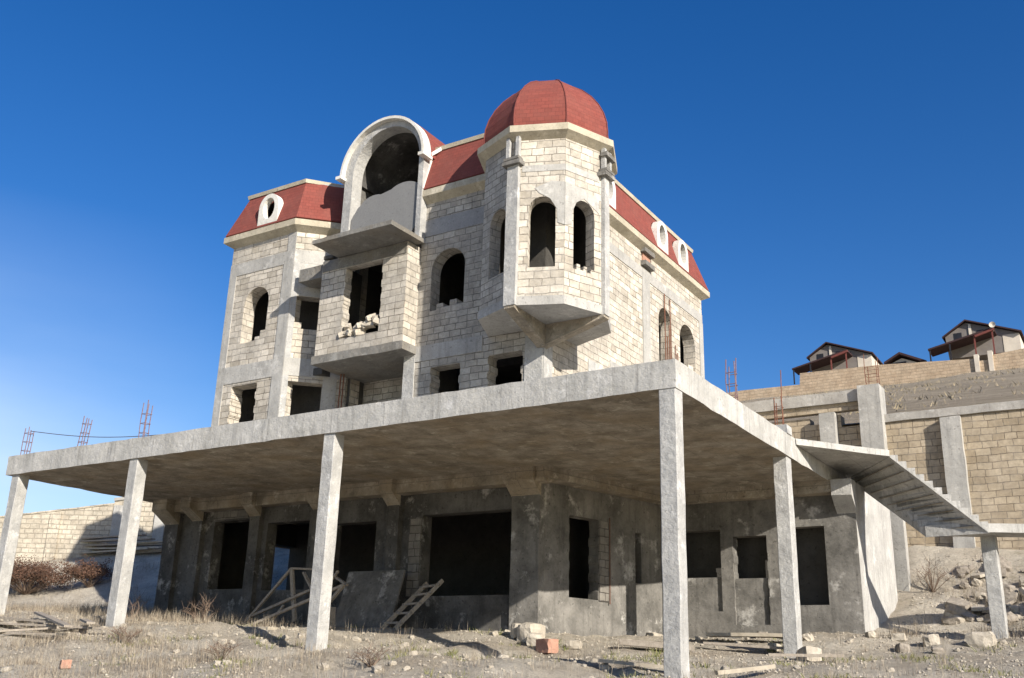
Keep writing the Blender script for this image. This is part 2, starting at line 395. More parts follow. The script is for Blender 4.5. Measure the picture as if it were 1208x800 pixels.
def height(x, y):
    x = np.asarray(x, float); y = np.asarray(y, float)
    cx = np.clip(x, -60, 30); cy = np.clip(y, -20, 14.9)
    D = np.sqrt((cx[..., None]-CP[:, 0])**2+(cy[..., None]-CP[:, 1])**2)
    z = D@_w[:-1]+_w[-1]
    near = 1-sstep(14, 15, y)
    lump = vnoise(x, y, 1.3, 1)*.15+vnoise(x, y, .55, 2)*.10+vnoise(x, y, .25, 3)*.06
    free = np.clip(np.minimum(np.abs(y-4.85), 9)*.5, .15, 1)
    z = z+lump*near*free+vnoise(x, y, 4, 4)*.12*near*free
    f = sstep(-40, -15, x+.4*(y-15))
    hill = 7.1+.296*(np.minimum(y, 110)-15)-np.clip(y-130, 0, 400)*.15
    hill = hill+vnoise(x, y, 6, 5)*.5*np.clip((y-15)/30, 0, 1)+vnoise(x, y, 1.5, 6)*.2*np.clip((y-16)/6, 0, 1)
    base2 = np.minimum(z, 4.6)
    z2 = base2*(1-f)+hill*f
    return np.where(y > 15.12, z2, z)
def H(x, y): return float(height(np.array([x]), np.array([y]))[0])
def grid(name, xs, ys, mat):
    X, Y = np.meshgrid(xs, ys); Z = height(X, Y); nx, ny = len(xs), len(ys)
    co = np.stack([X, Y, Z], -1).reshape(-1, 3); idx = np.arange(nx*ny).reshape(ny, nx)
    q = np.stack([idx[:-1, :-1], idx[:-1, 1:], idx[1:, 1:], idx[1:, :-1]], -1).reshape(-1, 4)
    me = bpy.data.meshes.new(name); me.from_pydata(co.tolist(), [], q.tolist()); me.update()
    for p in me.polygons: p.use_smooth = True
    return link(name, me, mat)
def ax(a, b, s, far0, far1):
    m = list(np.arange(a, b+1e-6, s)); l = []; st = s
    v = a
    while v > far0: st *= 1.25; v -= st; l.append(v)
    r = []; v = b; st = s
    while v < far1: st *= 1.25; v += st; r.append(v)
    return np.array(l[::-1]+m+r)
ys1 = [y for y in ax(-9, 15.0, .11, -600, 15) if y < 14.99]
gr = grid('ground', ax(-26, 7, .12, -700, 500), np.array(ys1+[15.0, 15.12]), M['ground']); setp(gr, kind='structure')
hl = grid('hillside', ax(-32, 12, .8, -700, 500), np.array([15.121]+list(ax(15.6, 120, 1.2, 15.6, 900))), M['hill']); setp(hl, kind='structure')

# ------------------------------------------------------------------ the house
HOUSE_MARK = 1
house = empty('house', (-9, 8, .8), 'large unfinished limestone mansion with red dome, mansard roof and concrete terrace on columns', 'house')
ZT = 4.77; ZB = 4.30; ZC = 11.86
S3 = 'stone'
TT = .38
# upper storeys -- front wall beside the balcony box
def wband(P0, P1, s0, s1, z0, z1, name='beam', mat='conc', proud=.02, th=.1, rough=.0):
    P0v = Vector((*P0, 0)); P1v = Vector((*P1, 0)); S = (P1v-P0v).normalized(); No = Vector((S.y, -S.x, 0))
    a = P0v+S*s0+No*proud; b = P0v+S*s1+No*proud; c = b-No*th; d = a-No*th
    return MB().prism([(a.x, a.y), (b.x, b.y), (c.x, c.y), (d.x, d.y)], z0, z1).build(name, M[mat], house, rough=rough)
A0 = (-9.05, 4.85); A1 = (-5.3, 4.85)
ua = lambda u: u+9.05
wall('front_wall', A0, A1, rect(0, 3.75, ZT, ZC),
     [jag(ua(-8.52), ua(-7.64), 5.8, 7.12), jag(ua(-6.80), ua(-5.87), 5.8, 7.18),
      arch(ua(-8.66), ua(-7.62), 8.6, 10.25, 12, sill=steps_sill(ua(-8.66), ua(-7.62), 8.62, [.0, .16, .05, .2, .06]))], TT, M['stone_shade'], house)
wband(A0, A1, 0.02, 2.05, 7.32, 7.72, mat='conc')
wband(A0, A1, 0.02, 2.85, 10.72, 11.18, mat='plaster', proud=.012)
wband(A0, A1, 3.27, 3.745, ZT, 7.5, name='column', mat='conc_col', proud=.025)
# side wall (sunny), runs back from the corner tower
B0 = (-5.3, 4.85); B1 = (-5.3, 14.85)
vb = lambda v: v-4.85
wall('side_wall', B0, B1, rect(0, 10, ZT, ZC),
     [arch(vb(11.42), vb(12.38), 8.0, 10.42), arch(vb(12.98), vb(14.18), 8.25, 10.42, 12, sill=steps_sill(vb(12.98), vb(14.18), 8.25, [.3, .45, .6, .9, .95, .8]))], TT, M['stone'], house)
wband(B0, B1, 1.0, 9.99, 10.86, 11.16, mat='conc')
wband(B0, B1, 3.4, 9.99, 7.45, 7.8, mat='conc')
wband(B0, B1, 0.0, .4, ZT, 7.5, name='column', mat='conc_col', proud=.025)
wband(B0, B1, 2.2, 2.75, ZT, 7.5, name='column', mat='conc_col', proud=.022)
wband(B0, B1, 5.45, 5.95, 7.8, 11.16, name='column', mat='conc', proud=.028)
wband(B0, B1, 9.7, 10.0, ZT, 10.86, name='column', mat='conc', proud=.03)
for z in (11.22, 11.62): wband(B0, B1, 5.38, 6.03, z, z+.13, name='capital', mat='cement_b', proud=.16, th=.25, rough=.04)
wband(B0, B1, 5.46, 5.95, 11.352, 11.618, name='brick_infill', mat='redbrick', proud=.05, th=.1)
# hidden back and left
wall('back_wall', B1, (-12.3, 14.85), rect(0, 7.0, ZT, ZC), [], TT, M['stone'], house)
wall('left_wall', (-12.3, 14.85), (-12.3, 6.1), rect(0, 8.75, ZT, ZC), [], TT, M['stone'], house)
wall('back_wall', (-11.9, 6.1), (-15.75, 6.1), rect(0, 3.85, ZT, ZC), [], TT, M['stone'], house)
wall('left_wall', (-15.75, 6.1), (-15.75, 4.45), rect(0, 1.65, ZT, ZC), [], TT, M['stone'], house)
# left bay
L0 = (-15.75, 4.45); L1 = (-13.2, 4.45); ul = lambda u: u+15.75
wall('bay_wall', L0, L1, rect(0, 2.55, ZT, ZC),
     [arch(ul(-15.02), ul(-14.05), 8.55, 10.24, 12, sill=steps_sill(ul(-15.02), ul(-14.05), 8.6, [0, 0, .02, .12, .28])), jag(ul(-15.12), ul(-14.15), 5.7, 7.36)], .42, M['stone'], house)
F0 = L1; F1 = (-12.0, 5.65)
wall('bay_wall', F0, F1, rect(0, 1.7, ZT, ZC),
     [[(.17, 8.98), (.36, 8.98), (.36, 8.80), (.82, 8.80), (.82, 8.4), (1.45, 8.4), (1.45, 9.75), (.17, 9.75)], rect(.09, 1.07, 5.6, 7.3)], .38, M['stone'], house)
for (P, Q, s0, s1) in ((L0, L1, 0, 2.55), (F0, F1, 0.0, 1.7)):
    wband(P, Q, s0, s1, 7.45, 7.95, mat='conc'); wband(P, Q, s0, s1, 10.74, 11.12, mat='conc', proud=.018)
wband(L0, L1, 2.17, 2.55, ZT, 7.45, name='column', mat='conc', proud=.02)
wband(L0, L1, 2.17, 2.55, 7.95, 10.74, name='column', mat='conc', proud=.02)
wband(L0, L1, 2.25, 2.55, 11.12, ZC, name='column', mat='conc', proud=.017)
wband(L0, L1, 0, .28, ZT, 7.45, name='column', mat='conc', proud=.02); wband(L0, L1, 0, .28, 7.95, 10.74, name='column', mat='conc', proud=.02)
wband(F0, F1, 0.0, .16, ZT, 7.45, name='column', mat='conc_col', proud=.02); wband(F0, F1, 0.0, .16, 7.95, 10.74, name='column', mat='conc_col', proud=.02)
wband(F0, F1, .16, 1.5, 9.76, 10.74, name='lintel', mat='conc', proud=.012)
wband(F0, F1, 1.08, 1.45, ZT, 7.45, name='column', mat='conc', proud=.02)
# recess below the balcony box
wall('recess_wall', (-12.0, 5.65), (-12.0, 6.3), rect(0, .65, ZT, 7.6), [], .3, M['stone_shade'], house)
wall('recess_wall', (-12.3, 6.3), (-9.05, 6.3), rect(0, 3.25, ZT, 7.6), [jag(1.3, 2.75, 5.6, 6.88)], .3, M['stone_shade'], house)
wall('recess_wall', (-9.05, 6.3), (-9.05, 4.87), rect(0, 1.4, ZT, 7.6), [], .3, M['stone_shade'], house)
MB().box(-9.36, -9.02, 4.82, 5.08, ZT, 7.55).build('column', M['conc_col'], house, rough=.02)
mb = MB()
for x, y, hh in ((-11.95, 5.4, .9), (-11.8, 5.5, .7), (-11.72, 5.42, .75), (-11.62, 5.5, .62), (-11.9, 5.3, 2.6), (-11.85, 5.36, 2.5)): mb.tube([(x, y, ZT), (x+.03, y, ZT+hh+.9)], .018, 5)
mb.build('rebar', M['rust'], house)
# balcony box
bal = wall('balcony', (-11.97, 4.32), (-9.05, 4.32), rect(0, 2.92, 7.74, 10.44), [jag(.86, 2.13, 8.12, 10.10, .02)], .25, M['stone'], house)
setp(bal, label='boxed stone balcony projecting over the terrace')
def sub(name, mb, mat, par, **k): return mb.build(name, M[mat], par, **k)
wall('side_wall', (-9.05, 4.32), (-9.05, 4.86), rect(0, .54, 7.74, 10.44), [], .3, M['stone'], bal)
wall('side_wall', (-11.97, 5.6), (-11.97, 4.32), rect(0, 1.28, 7.74, 10.44), [], .3, M['stone'], bal)
sub('floor_slab', MB().box(-12.02, -9.0, 4.27, 6.6, 7.52, 7.737), 'conc_weather', bal, rough=.025)
sub('canopy_slab', MB().box(-11.42, -8.80, 3.30, 4.62, 10.445, 10.565), 'conc_weather', bal, rough=.02)
sub('lintel', MB().box(-11.94, -9.08, 4.30, 4.5, 10.12, 10.42), 'conc_weather', bal, rough=.02)
MB().box(-12.85, -11.98, 4.36, 5.6, 10.02, 10.40).build('ledge_slab', M['conc_weather'], house, rough=.03)
# tower --------------------------------------------------------------
TC = Vector((-5.24, 4.84)); TR = 1.56
def octv(r, k, c=TC): a = R(-135+45*k); return (c.x+r*math.cos(a), c.y+r*math.sin(a))
V = [octv(TR, k) for k in range(-1, 6)]     # 180,-135,-90,-45,0,45,90
elen = (Vector(V[1])-Vector(V[2])).length
tower = None
fh = [[], [arch(.3, .98, 8.55, 10.2)], [arch(.37, .99, 8.55, 10.28)], [arch(.25, .86, 8.55, 10.3, 12, sill=steps_sill(.25, .86, 8.56, [.0, .14, .02, .13, .0, .1]))], [arch(.2, .85, 8.9, 10.1)], []]
for k in range(6):
    mt = M['stone_shade'] if k <= 1 else M['stone']  # left faces get the block colour with shade painted in
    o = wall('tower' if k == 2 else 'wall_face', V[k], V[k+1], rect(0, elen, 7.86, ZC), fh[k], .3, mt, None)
    o['_k'] = k
    if k == 2: tower = o
faces = [o for o in bpy.data.objects if '_k' in o.keys()]
tower.parent = house; tower.matrix_parent_inverse = wmat(house).inverted()
setp(tower, label='eight-sided corner tower with arched openings and red dome')
for o in faces:
    if o is not tower: o.parent = tower; o.matrix_parent_inverse = wmat(tower).inverted()
    del o['_k']
def octpoly(r): return [octv(r, k) for k in range(8)]
sub('floor_slab', MB().prism(octpoly(TR+.035), 7.655, 7.858), 'conc', tower, rough=.012)
# haunched beams carrying the tower
for a in (-90, 0):
    d = Vector((math.cos(R(a)), math.sin(R(a)))); q = Vector((-d.y, d.x))*.13
    st = Vector((-5.3, 4.85))+d*.02; en = TC+d*(TR+.02)
    pl = [st-q, en-q, en+q, st+q]
    sub('corbel_beam', MB().prism([tuple(p) for p in pl], [7.15, 7.60, 7.60, 7.15], 7.66), 'conc_soffit', tower)
for a in (-90, 0):
    d = Vector((math.cos(R(a)), math.sin(R(a)))); q = Vector((-d.y, d.x))*.15
    o0 = TC+d*(TR-.2); o1 = TC+d*(TR+.045)
    pp = [tuple(o0-q), tuple(o1-q), tuple(o1+q), tuple(o0+q)]
    if a == 0: pp = [tuple(o0-q*.8), tuple(o1-q*.8), tuple(o1+q*.8), tuple(o0+q*.8)]
    sub('column', MB().prism(pp, 7.66, 11.08), 'conc_col', tower, rough=.012)
    for z, w, t in ((11.08, .24, .1), (11.20, .2, .07)):
        c0 = TC+d*(TR-.1); c1 = TC+d*(TR+.14); qq = Vector((-d.y, d.x))*w
        sub('capital', MB().prism([tuple(c0-qq), tuple(c1-qq), tuple(c1+qq), tuple(c0+qq)], z, z+t), 'cement_b', tower, rough=.03)
    for sgn in (-1, 1):
        c0 = TC+d*(TR-.02)+Vector((-d.y, d.x))*.13*sgn; c1 = c0+d*.10; qq = Vector((-d.y, d.x))*.045
        sub('post', MB().prism([tuple(c0-qq), tuple(c1-qq), tuple(c1+qq), tuple(c0+qq)], 11.27, 11.80), 'conc_col', tower, rough=.012)
    if a == 0:
        c0 = TC+d*(TR-.02); c1 = TC+d*(TR+.15); qq = Vector((-d.y, d.x))*.22
        sub('capital', MB().prism([tuple(c0-qq), tuple(c1-qq), tuple(c1+qq), tuple(c0+qq)], 11.58, 11.68), 'cement_b', tower, rough=.03)
for k in (2, 3):
    a, b = Vector(V[k]), Vector(V[k+1]); s = (b-a).normalized(); no = Vector((s.y, -s.x))
    f0, f1 = (.2, elen) if k == 2 else (0, elen-.2)
    for z0, z1 in ((10.92, 11.08),):
        p = [a+s*f0+no*.012, a+s*f1+no*.012, a+s*f1-no*.05, a+s*f0-no*.05]
        sub('ring_band', MB().prism([tuple(x) for x in p], z0, z1), 'conc', tower)
    # plain plaster between and above the two arches
    pt = [(.62, 10.36), (.86, 10.22), (1.02, 9.95), (1.03, 9.62), (elen, 9.55), (elen, 10.62), (.9, 10.66), (.5, 10.5)] if k == 2 else [(0, 9.55), (.2, 9.62), (.215, 9.95), (.33, 10.2), (.55, 10.36), (.8, 10.22), (1.0, 10.1), (1.0, 10.45), (.5, 10.6), (0, 10.62)]
    mb = MB(); panel(mb, (a.x, a.y, 0), (s.x, s.y, 0), (0, 0, 1), (-no.x, -no.y, 0), pt, [], .05)
    mb.v = [(x+no.x*.012, y+no.y*.012, z) for x, y, z in mb.v]
    me = bpy.data.meshes.new('p'); me.from_pydata(mb.v, [], mb.f); me.update(); boxuv(me); link('plaster_patch', me, M['conc'], tower)
MB().box(-6.62, -5.24, 4.79, 4.84, 7.9, 11.7).box(-5.285, -5.24, 4.85, 6.2, 7.9, 11.7).build('tower_shade_panel', M['shaded_int'], tower)  # added dark sheets that paint shade behind the tower openings
mb = MB(); sweep(mb, octpoly(TR), [(-.1, 11.74), (0.0, 11.74), (.20, 11.87), (.20, 12.04), (.0, 12.09), (-.1, 12.09)])
sub('cornice', mb, 'cornice', tower)
# dome
prof = [(1.60, 12.06), (1.62, 12.3), (1.595, 12.58), (1.51, 12.87), (1.37, 13.15), (1.17, 13.43), (.92, 13.68), (.64, 13.87), (.34, 14.0), (.04, 14.05)]
vs = []; fs = []
for r_, z_ in prof: vs += [(*octv(r_, k), z_) for k in range(8)]
for j in range(len(prof)-1): fs += [(j*8+k, j*8+(k+1) % 8, (j+1)*8+(k+1) % 8, (j+1)*8+k) for k in range(8)]
fs.append(tuple(range((len(prof)-1)*8, len(prof)*8)))
dome = sub('dome', MB().add(vs, fs), 'roof', tower)
mb = MB()
for k in range(8): mb.tube([(*octv(r_+.008, k), z_) for r_, z_ in prof], .015, 5)
M['ridge'] = simple('dark_ridge_strip', (.19, .055, .045), (.13, .04, .035), 10)
sub('ridge_strip', mb, 'ridge', tower)
# main cornice
EA = [(-15.75, 4.45), (-13.2, 4.45), (-12.25, 5.4)]
pr = [(-.1, 11.66), (.0, 11.66), (.22, 11.80), (.22, 11.98), (.0, 12.03), (-.1, 12.03)]
mb = MB(); sweep(mb, [(-12.3, 6.1), (-15.75, 6.1)]+EA+[(-11.95, 5.4)], pr, False); c1 = mb.build('cornice', M['cornice'], house)
mb = MB(); sweep(mb, [(-9.04, 4.85), (-6.7, 4.85)], pr, False); mb.build('cornice', M['cornice'], house)
mb = MB(); sweep(mb, [(-5.3, 6.2), (-5.3, 14.85), (-12.3, 14.85), (-12.3, 6.35)], pr, False); mb.build('cornice', M['cornice'], house)
# mansard
roof = None
E_ = [(-15.95, 4.25), (-13.1, 4.25), (-12.1, 5.25), (-11.5, 5.25)]
ZR0 = 12.03; ZR1 = 13.36; SET = .42
def mansard(P, Q, holes, name, e0=0., e1=0.):
    """sloped face over eave P->Q; e0/e1: inset of the top corners"""
    global roof
    P3 = Vector((*P, ZR0)); Q3 = Vector((*Q, ZR0)); S = (Q3-P3).normalized(); No = Vector((S.y, -S.x, 0)); Lh = (Q3-P3).length
    T = (Vector((0, 0, ZR1-ZR0))-No*SET); hh = T.length; T.normalize(); Nn = S.cross(T); Nn = -Nn
    mb = MB(); panel(mb, P3, S, T, Nn, [(0, 0), (Lh, 0), (Lh-e1, hh), (e0, hh)], holes, .05)
    me = bpy.data.meshes.new(name); me.from_pydata(mb.v, [], mb.f); me.update(); boxuv(me)
    o = link(name, me, M['roof'], house if roof is None else roof)
    if roof is None: roof = o
    return o
t225 = SET*math.tan(R(22.5))
mansard(E_[0], E_[1], [ellipse(1.66, .62, .30, .46)], 'roof', SET, t225)
setp(roof, label='red shingled mansard roof with round-topped windows')
mansard(E_[1], E_[2], [], 'slope', t225, 0)
mansard((-9.0, 4.65), (-5.1, 4.65), [], 'slope', 0, SET)
mansard((-5.1, 4.65), (-5.1, 15.05), [ellipse(v-4.65, .62, .30, .46) for v in (7.92, 11.45, 13.02)], 'slope', SET, SET)
mansard((-5.1, 15.05), (-12.5, 15.05), [], 'slope', SET, SET)
mansard((-12.5, 15.05), (-12.5, 6.3), [], 'slope', SET, -SET)
mansard((-12.5, 6.3), (-15.95, 6.3), [], 'slope', -SET, SET)
mansard((-15.95, 6.3), (-15.95, 4.25), [], 'slope', SET, SET)
top = [(-15.95+SET, 4.25+SET), (-13.1-t225, 4.25+SET), (-12.1-.2, 5.25+.35), (-11.75, 5.6), (-11.75, 9.6), (-8.85, 9.6), (-8.85, 4.65+SET), (-5.1-SET, 4.65+SET), (-5.1-SET, 15.05-SET), (-12.5+SET, 15.05-SET), (-12.5+SET, 6.3-SET), (-15.95+SET, 6.3-SET)]
sub('flat_top', MB().prism(top, ZR1-.06, ZR1-.004), 'conc', roof)
tp = [(-.05, ZR1-.03), (.05, ZR1-.05), (.07, ZR1+.06), (-.05, ZR1+.07)]
mb = MB(); sweep(mb, [(-15.95+SET, 5.8), (-15.95+SET, 4.25+SET), (-13.1-t225, 4.25+SET), (-12.1-.29, 5.25+.29+.2)], tp, False); sub('ridge_trim', mb, 'cornice', roof)
mb = MB(); sweep(mb, [(-9.0, 4.65+SET), (-5.1-SET, 4.65+SET), (-5.1-SET, 15.05-SET), (-12.2, 15.05-SET)], tp, False); sub('ridge_trim', mb, 'cornice', roof)
def oval_window(P, S, par):
    """white round-topped dormer window; P = foot centre, S = along the eave"""
    S = Vector((*S, 0)).normalized(); Nn = Vector((-S.y, S.x, 0)); P = Vector(P)
    n = 16; o = [(-.39, 0), (.39, 0)]+[(.39*math.cos(math.pi*i/n), .60+.42*math.sin(math.pi*i/n)) for i in range(n+1)]
    mb = MB(); panel(mb, P, S, (0, 0, 1), Nn, o, [ellipse(0, .56, .235, .335)], .20)
    me = bpy.data.meshes.new('w'); me.from_pydata(mb.v, [], mb.f); me.update(); boxuv(me)
    return link('round_window', me, M['white_trim'], par)
oval_window((-14.28, 4.27, 12.02), (1, 0), roof)
for v in (7.92, 11.45, 13.02): oval_window((-5.12, v, 12.02), (0, 1), roof)
# arched dormer above the balcony
DX = -10.32; DZ = 13.05; D0, D1 = -11.70, -8.94; DV = 4.60
n = 20
outer = [(D0, 10.565), (D1, 10.565)]+[(DX+ (D1-D0)/2*math.cos(math.pi*i/n), DZ+1.38*math.sin(math.pi*i/n)) for i in range(n+1)]
hole = [(-11.42, 10.75), (-9.10, 10.75)]+[(-10.26+1.16*math.cos(math.pi*i/n), 13.05+1.18*math.sin(math.pi*i/n)) for i in range(n+1)]
outer = [(DX-(D1-D0)/2+ (p[0]-D0) if i < 2 else p[0], p[1]) for i, p in enumerate(outer)]
outer = [(s+12, z) for s, z in outer]; hole = [(s+12, z) for s, z in hole]
mb = MB(); panel(mb, (-12, DV, 0), (1, 0, 0), (0, 0, 1), (0, 1, 0), outer, [hole], .40)
me = bpy.data.meshes.new('dormer'); me.from_pydata(mb.v, [], mb.f); me.update(); boxuv(me)
dormer = link('arched_dormer', me, M['conc_col'], house); setp(dormer, label='tall round-arched dormer with white rim and a made-up grey panel')
def archring(r0, r1, y0, y1, zc, xc=DX, ang0=0, n=24, sz=1.):
    vs = []; fs = []
    for i in range(n+1):
        a = ang0+(math.pi-2*ang0)*i/n
        for r_, y in ((r0, y0), (r1, y0), (r1, y1), (r0, y1)): vs.append((xc+r_*math.cos(a), y, zc+r_*math.sin(a)*sz))
    for i in range(n): fs += [(i*4+j, i*4+(j+1) % 4, (i+1)*4+(j+1) % 4, (i+1)*4+j) for j in range(4)]
    fs += [(0, 1, 2, 3), (n*4+3, n*4+2, n*4+1, n*4)]
    return MB().add(vs, fs)
sub('arch_rim', archring(1.39, 1.47, 4.46, 4.78, DZ-.02), 'white_trim', dormer)
sub('barrel_roof', archring(1.42, 1.47, 4.785, 9.5, DZ), 'roof', dormer)
sub('vault', archring(1.30, 1.415, 5.01, 9.5, DZ), 'cement', dormer)
sub('back_panel', MB().box(DX-1.3, DX+1.3, 9.3, 9.49, 11, DZ+1.2), 'cement', dormer)
for x in (DX-1.42, DX+1.42): sub('cheek_wall', MB().box(x-.02, x+.02, 5.0, 9.4, 11.3, DZ), 'cement_b', dormer)
sub('rim_foot', MB().box(-11.86, -11.66, 4.38, 4.79, DZ-.12, DZ-.03), 'white_trim', dormer)
sub('rim_foot', MB().box(-8.98, -8.80, 4.38, 4.79, DZ-.12, DZ-.03), 'white_trim', dormer)
mb = MB(); sweep(mb, [(-8.86, 4.8), (-8.86, 5.05)], [(-.04, 12.0), (.05, 12.0), (.05, 13.3), (-.04, 13.3)], False)
# white verge running from the arch foot down to the eaves
mb = MB().bar((-8.98, 4.66, 12.05), (-8.98, 5.05, ZR1), .10, .09).bar((-8.98, 4.72, DZ-.05), (-8.7, 5.07, ZR1+.02), .08, .09)
sub('verge', mb, 'white_trim', dormer)
inf = [(-11.35, 10.7), (-11.3, 10.6), (-9.30, 10.6), (-9.30, 10.85), (-9.0, 11.2), (-8.99, 12.0)]
for i in range(13): a_ = math.pi*(.12+.62*i/12); inf.append((-9.62+.62*math.cos(a_), 12.0+.42*math.sin(a_)))
for i in range(9): a_ = math.pi*(.35+.5*i/8); inf.append((-10.62+.5*math.cos(a_), 11.95+.33*math.sin(a_)))
inf += [(-11.2, 12.0), (-11.4, 11.7)]
mb = MB(); panel(mb, (0, 4.66, 0), (1, 0, 0), (0, 0, 1), (0, 1, 0), inf, [], .25)
me = bpy.data.meshes.new('made_up_panel'); me.from_pydata(mb.v, [], mb.f); me.update(); boxuv(me)
link('infill_panel', me, M['grey_panel'], dormer)  # made-up grey panel; nothing of the kind is known to stand here
# floors
MB().box(-12.2, -5.65, 6.65, 14.5, 7.50, 7.70).build('floor', M['shaded_int'], house)
MB().box(-15.4, -12.3, 5.0, 5.7, 7.50, 7.70).build('floor', M['shaded_int'], house)
MB().box(-12.2, -5.65, 5.2, 14.5, 10.9, 11.0).build('floor', M['shaded_int'], house)
MB().box(-9.5, -9.35, 5.3, 14.4, ZT, 10.9).build('partition_wall', M['shaded_int'], house)
MB().box(-15.4, -12.3, 5.0, 5.7, 10.9, 11.0).build('floor', M['shaded_int'], house)
MB().box(-12.1, -5.7, 9.0, 9.15, ZT, 10.9).build('partition_wall', M['shaded_int'], house)

# terrace slab and its columns
slab = MB().prism([(-17.8, 0), (0, 0), (0, 12.4), (-5, 12.4), (-5, 14.9), (-17.8, 14.9)], ZB, ZT).build('terrace_slab', M['conc_edge'], house, rough=.022)
setp(slab, label='wide flat concrete terrace slab over the ground floor')
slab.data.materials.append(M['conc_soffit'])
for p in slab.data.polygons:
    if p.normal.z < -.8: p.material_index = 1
def column(x, y, zb, zt, name='terrace_column', w=.29, parent=house, mat='conc_col'):
    return MB().box(x-w/2, x+w/2, y-w/2, y+w/2, zb, zt).build(name, M[mat], parent, bevel=.015, rough=.014)
for x, y in ((-17.45, .2), (-12.98, .18), (-7.2, .18), (-.16, .16), (-.17, 5.78)):
    column(x, y, H(x, y)-.4, ZB+.02)
def rebars(name, x, y, z0, hts, mat='bluerust', w=.14, parent=None, lean=(0, 0)):
    mb = MB(); q = [(-w/2, -w/2), (w/2, -w/2), (w/2, w/2), (-w/2, w/2)]
    for i, hh in enumerate(hts):
        a, b = q[i % 4]; jx = random.uniform(-.03, .03)
        mb.tube([(x+a, y+b, z0), (x+a+lean[0]*hh*.5+jx, y+b+lean[1]*hh*.5, z0+hh*.5), (x+a+lean[0]*hh+jx*.3, y+b+lean[1]*hh, z0+hh)], .011, 5)
    k = .15
    while k < min(hts)-.05:
        pts = [(x+a*1.1+lean[0]*k, y+b*1.1+lean[1]*k, z0+k) for a, b in q]; mb.tube(pts+[pts[0]], .007, 4); k += .22
    return mb.build(name, M[mat], parent)
rebars('rebar', -17.45, .2, ZT, [.72, .74, .66, .7], parent=slab, lean=(.03, 0))
rebars('rebar', -15.2, .2, ZT, [.78, .72, .7, .75], parent=slab, lean=(.1, 0))
rebars('rebar', -12.98, .2, ZT, [.85, .9, .8, .86], parent=slab, lean=(.02, 0))
rebars('rebar', -.17, 3.05, ZT, [.85, .8, .9, .75], parent=slab)
rebars('rebar', -.17, 5.78, ZT, [.75, .8, 1.4, .7, .78], 'rust', parent=slab)
MB().box(-.3, .02, 5.62, 5.95, ZT, 4.95).build('column_stub', M['conc_col'], house, rough=.02)
# ground floor ---------------------------------------------------------
GA0 = (-17.4, 4.85); GA1 = (-5.3, 4.85); ug = lambda u: u+17.4
gh = [rect(ug(-15.6), ug(-14.25), 1.9, 3.70), rect(ug(-13.58), ug(-12.1), 1.84, 3.56), rect(ug(-11.32), ug(-9.9), 1.84, 3.42), rect(ug(-8.5), ug(-6.02), 1.62, 3.48)]
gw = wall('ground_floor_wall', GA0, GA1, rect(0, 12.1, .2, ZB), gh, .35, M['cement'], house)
GB0 = (-5.3, 4.85); GB1 = (-4.24, 8.9)
GL = (Vector(GB1)-Vector(GB0)).length
wall('ground_floor_wall', GB0, GB1, rect(0, GL, .2, ZB), [jag(.93, 1.9, 1.62, 3.42, .02), rect(3.2, 3.42, 2.1, 3.28)], .3, M['cement_b'], house)
GC0 = GB1; GC1 = (.46, 8.9); uc = lambda u: u-GC0[0]
wall('ground_floor_wall', GC0, GC1, rect(0, GC1[0]-GC0[0], .2, ZB),
     [rect(uc(-3.75), uc(-2.72), 1.5, 3.38), jag(uc(-2.42), uc(-1.60), 1.2, 3.2, .012), rect(uc(-1.2), uc(-.26), 1.62, 3.35)], .3, M['cement_b'], house)
MB().box(-3.74, -2.73, 8.96, 9.1, 1.48, 2.28).build('infill_panel', M['cement_b'], house)
MB().box(-2.44, -1.58, 8.97, 9.12, 1.18, 2.24).build('infill_panel', M['cement_b'], house)
wall('ground_floor_wall', (.46, 8.9), (.46, 12.43), rect(0, 3.53, .2, 4.32), [], .3, M['conc_board'], house)
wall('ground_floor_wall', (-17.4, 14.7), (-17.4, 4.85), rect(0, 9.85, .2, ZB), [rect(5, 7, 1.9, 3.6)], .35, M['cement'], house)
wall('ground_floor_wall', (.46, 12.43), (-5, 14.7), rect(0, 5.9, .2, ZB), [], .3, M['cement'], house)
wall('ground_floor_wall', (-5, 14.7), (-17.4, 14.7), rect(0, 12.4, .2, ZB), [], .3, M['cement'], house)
MB().box(-17.3, .2, 9.5, 9.6, 1, ZB).prism([(-6.0, 5.3), (-5.9, 5.3), (-5.9, 9.4), (-6.0, 9.4)], .8, ZB).build('partition_wall', M['shaded_int'], house)
# beams and haunches under the slab
MB().box(-17.4, -4.95, 4.48, 4.849, 3.98, ZB+.02).build('beam', M['conc_soffit'], house, rough=.02)
bv = Vector(GB1)-Vector(GB0); bn = Vector((bv.y, -bv.x)).normalized()
p = [Vector(GB0)+bn*.003, Vector(GB0)+bn*.36-Vector((0, .35)), Vector(GB1)+bn*.34, Vector(GB1)+bn*.003]
MB().prism([tuple(x) for x in p], 4.06, ZB+.02).build('beam', M['conc_soffit'], house, rough=.02)
MB().box(-4.2, .3, 8.55, 8.897, 4.03, ZB+.02).build('beam', M['conc_soffit'], house, rough=.02)
MB().box(-5.45, -.4, 4.5, 4.8, 4.20, ZB+.02) if False else None
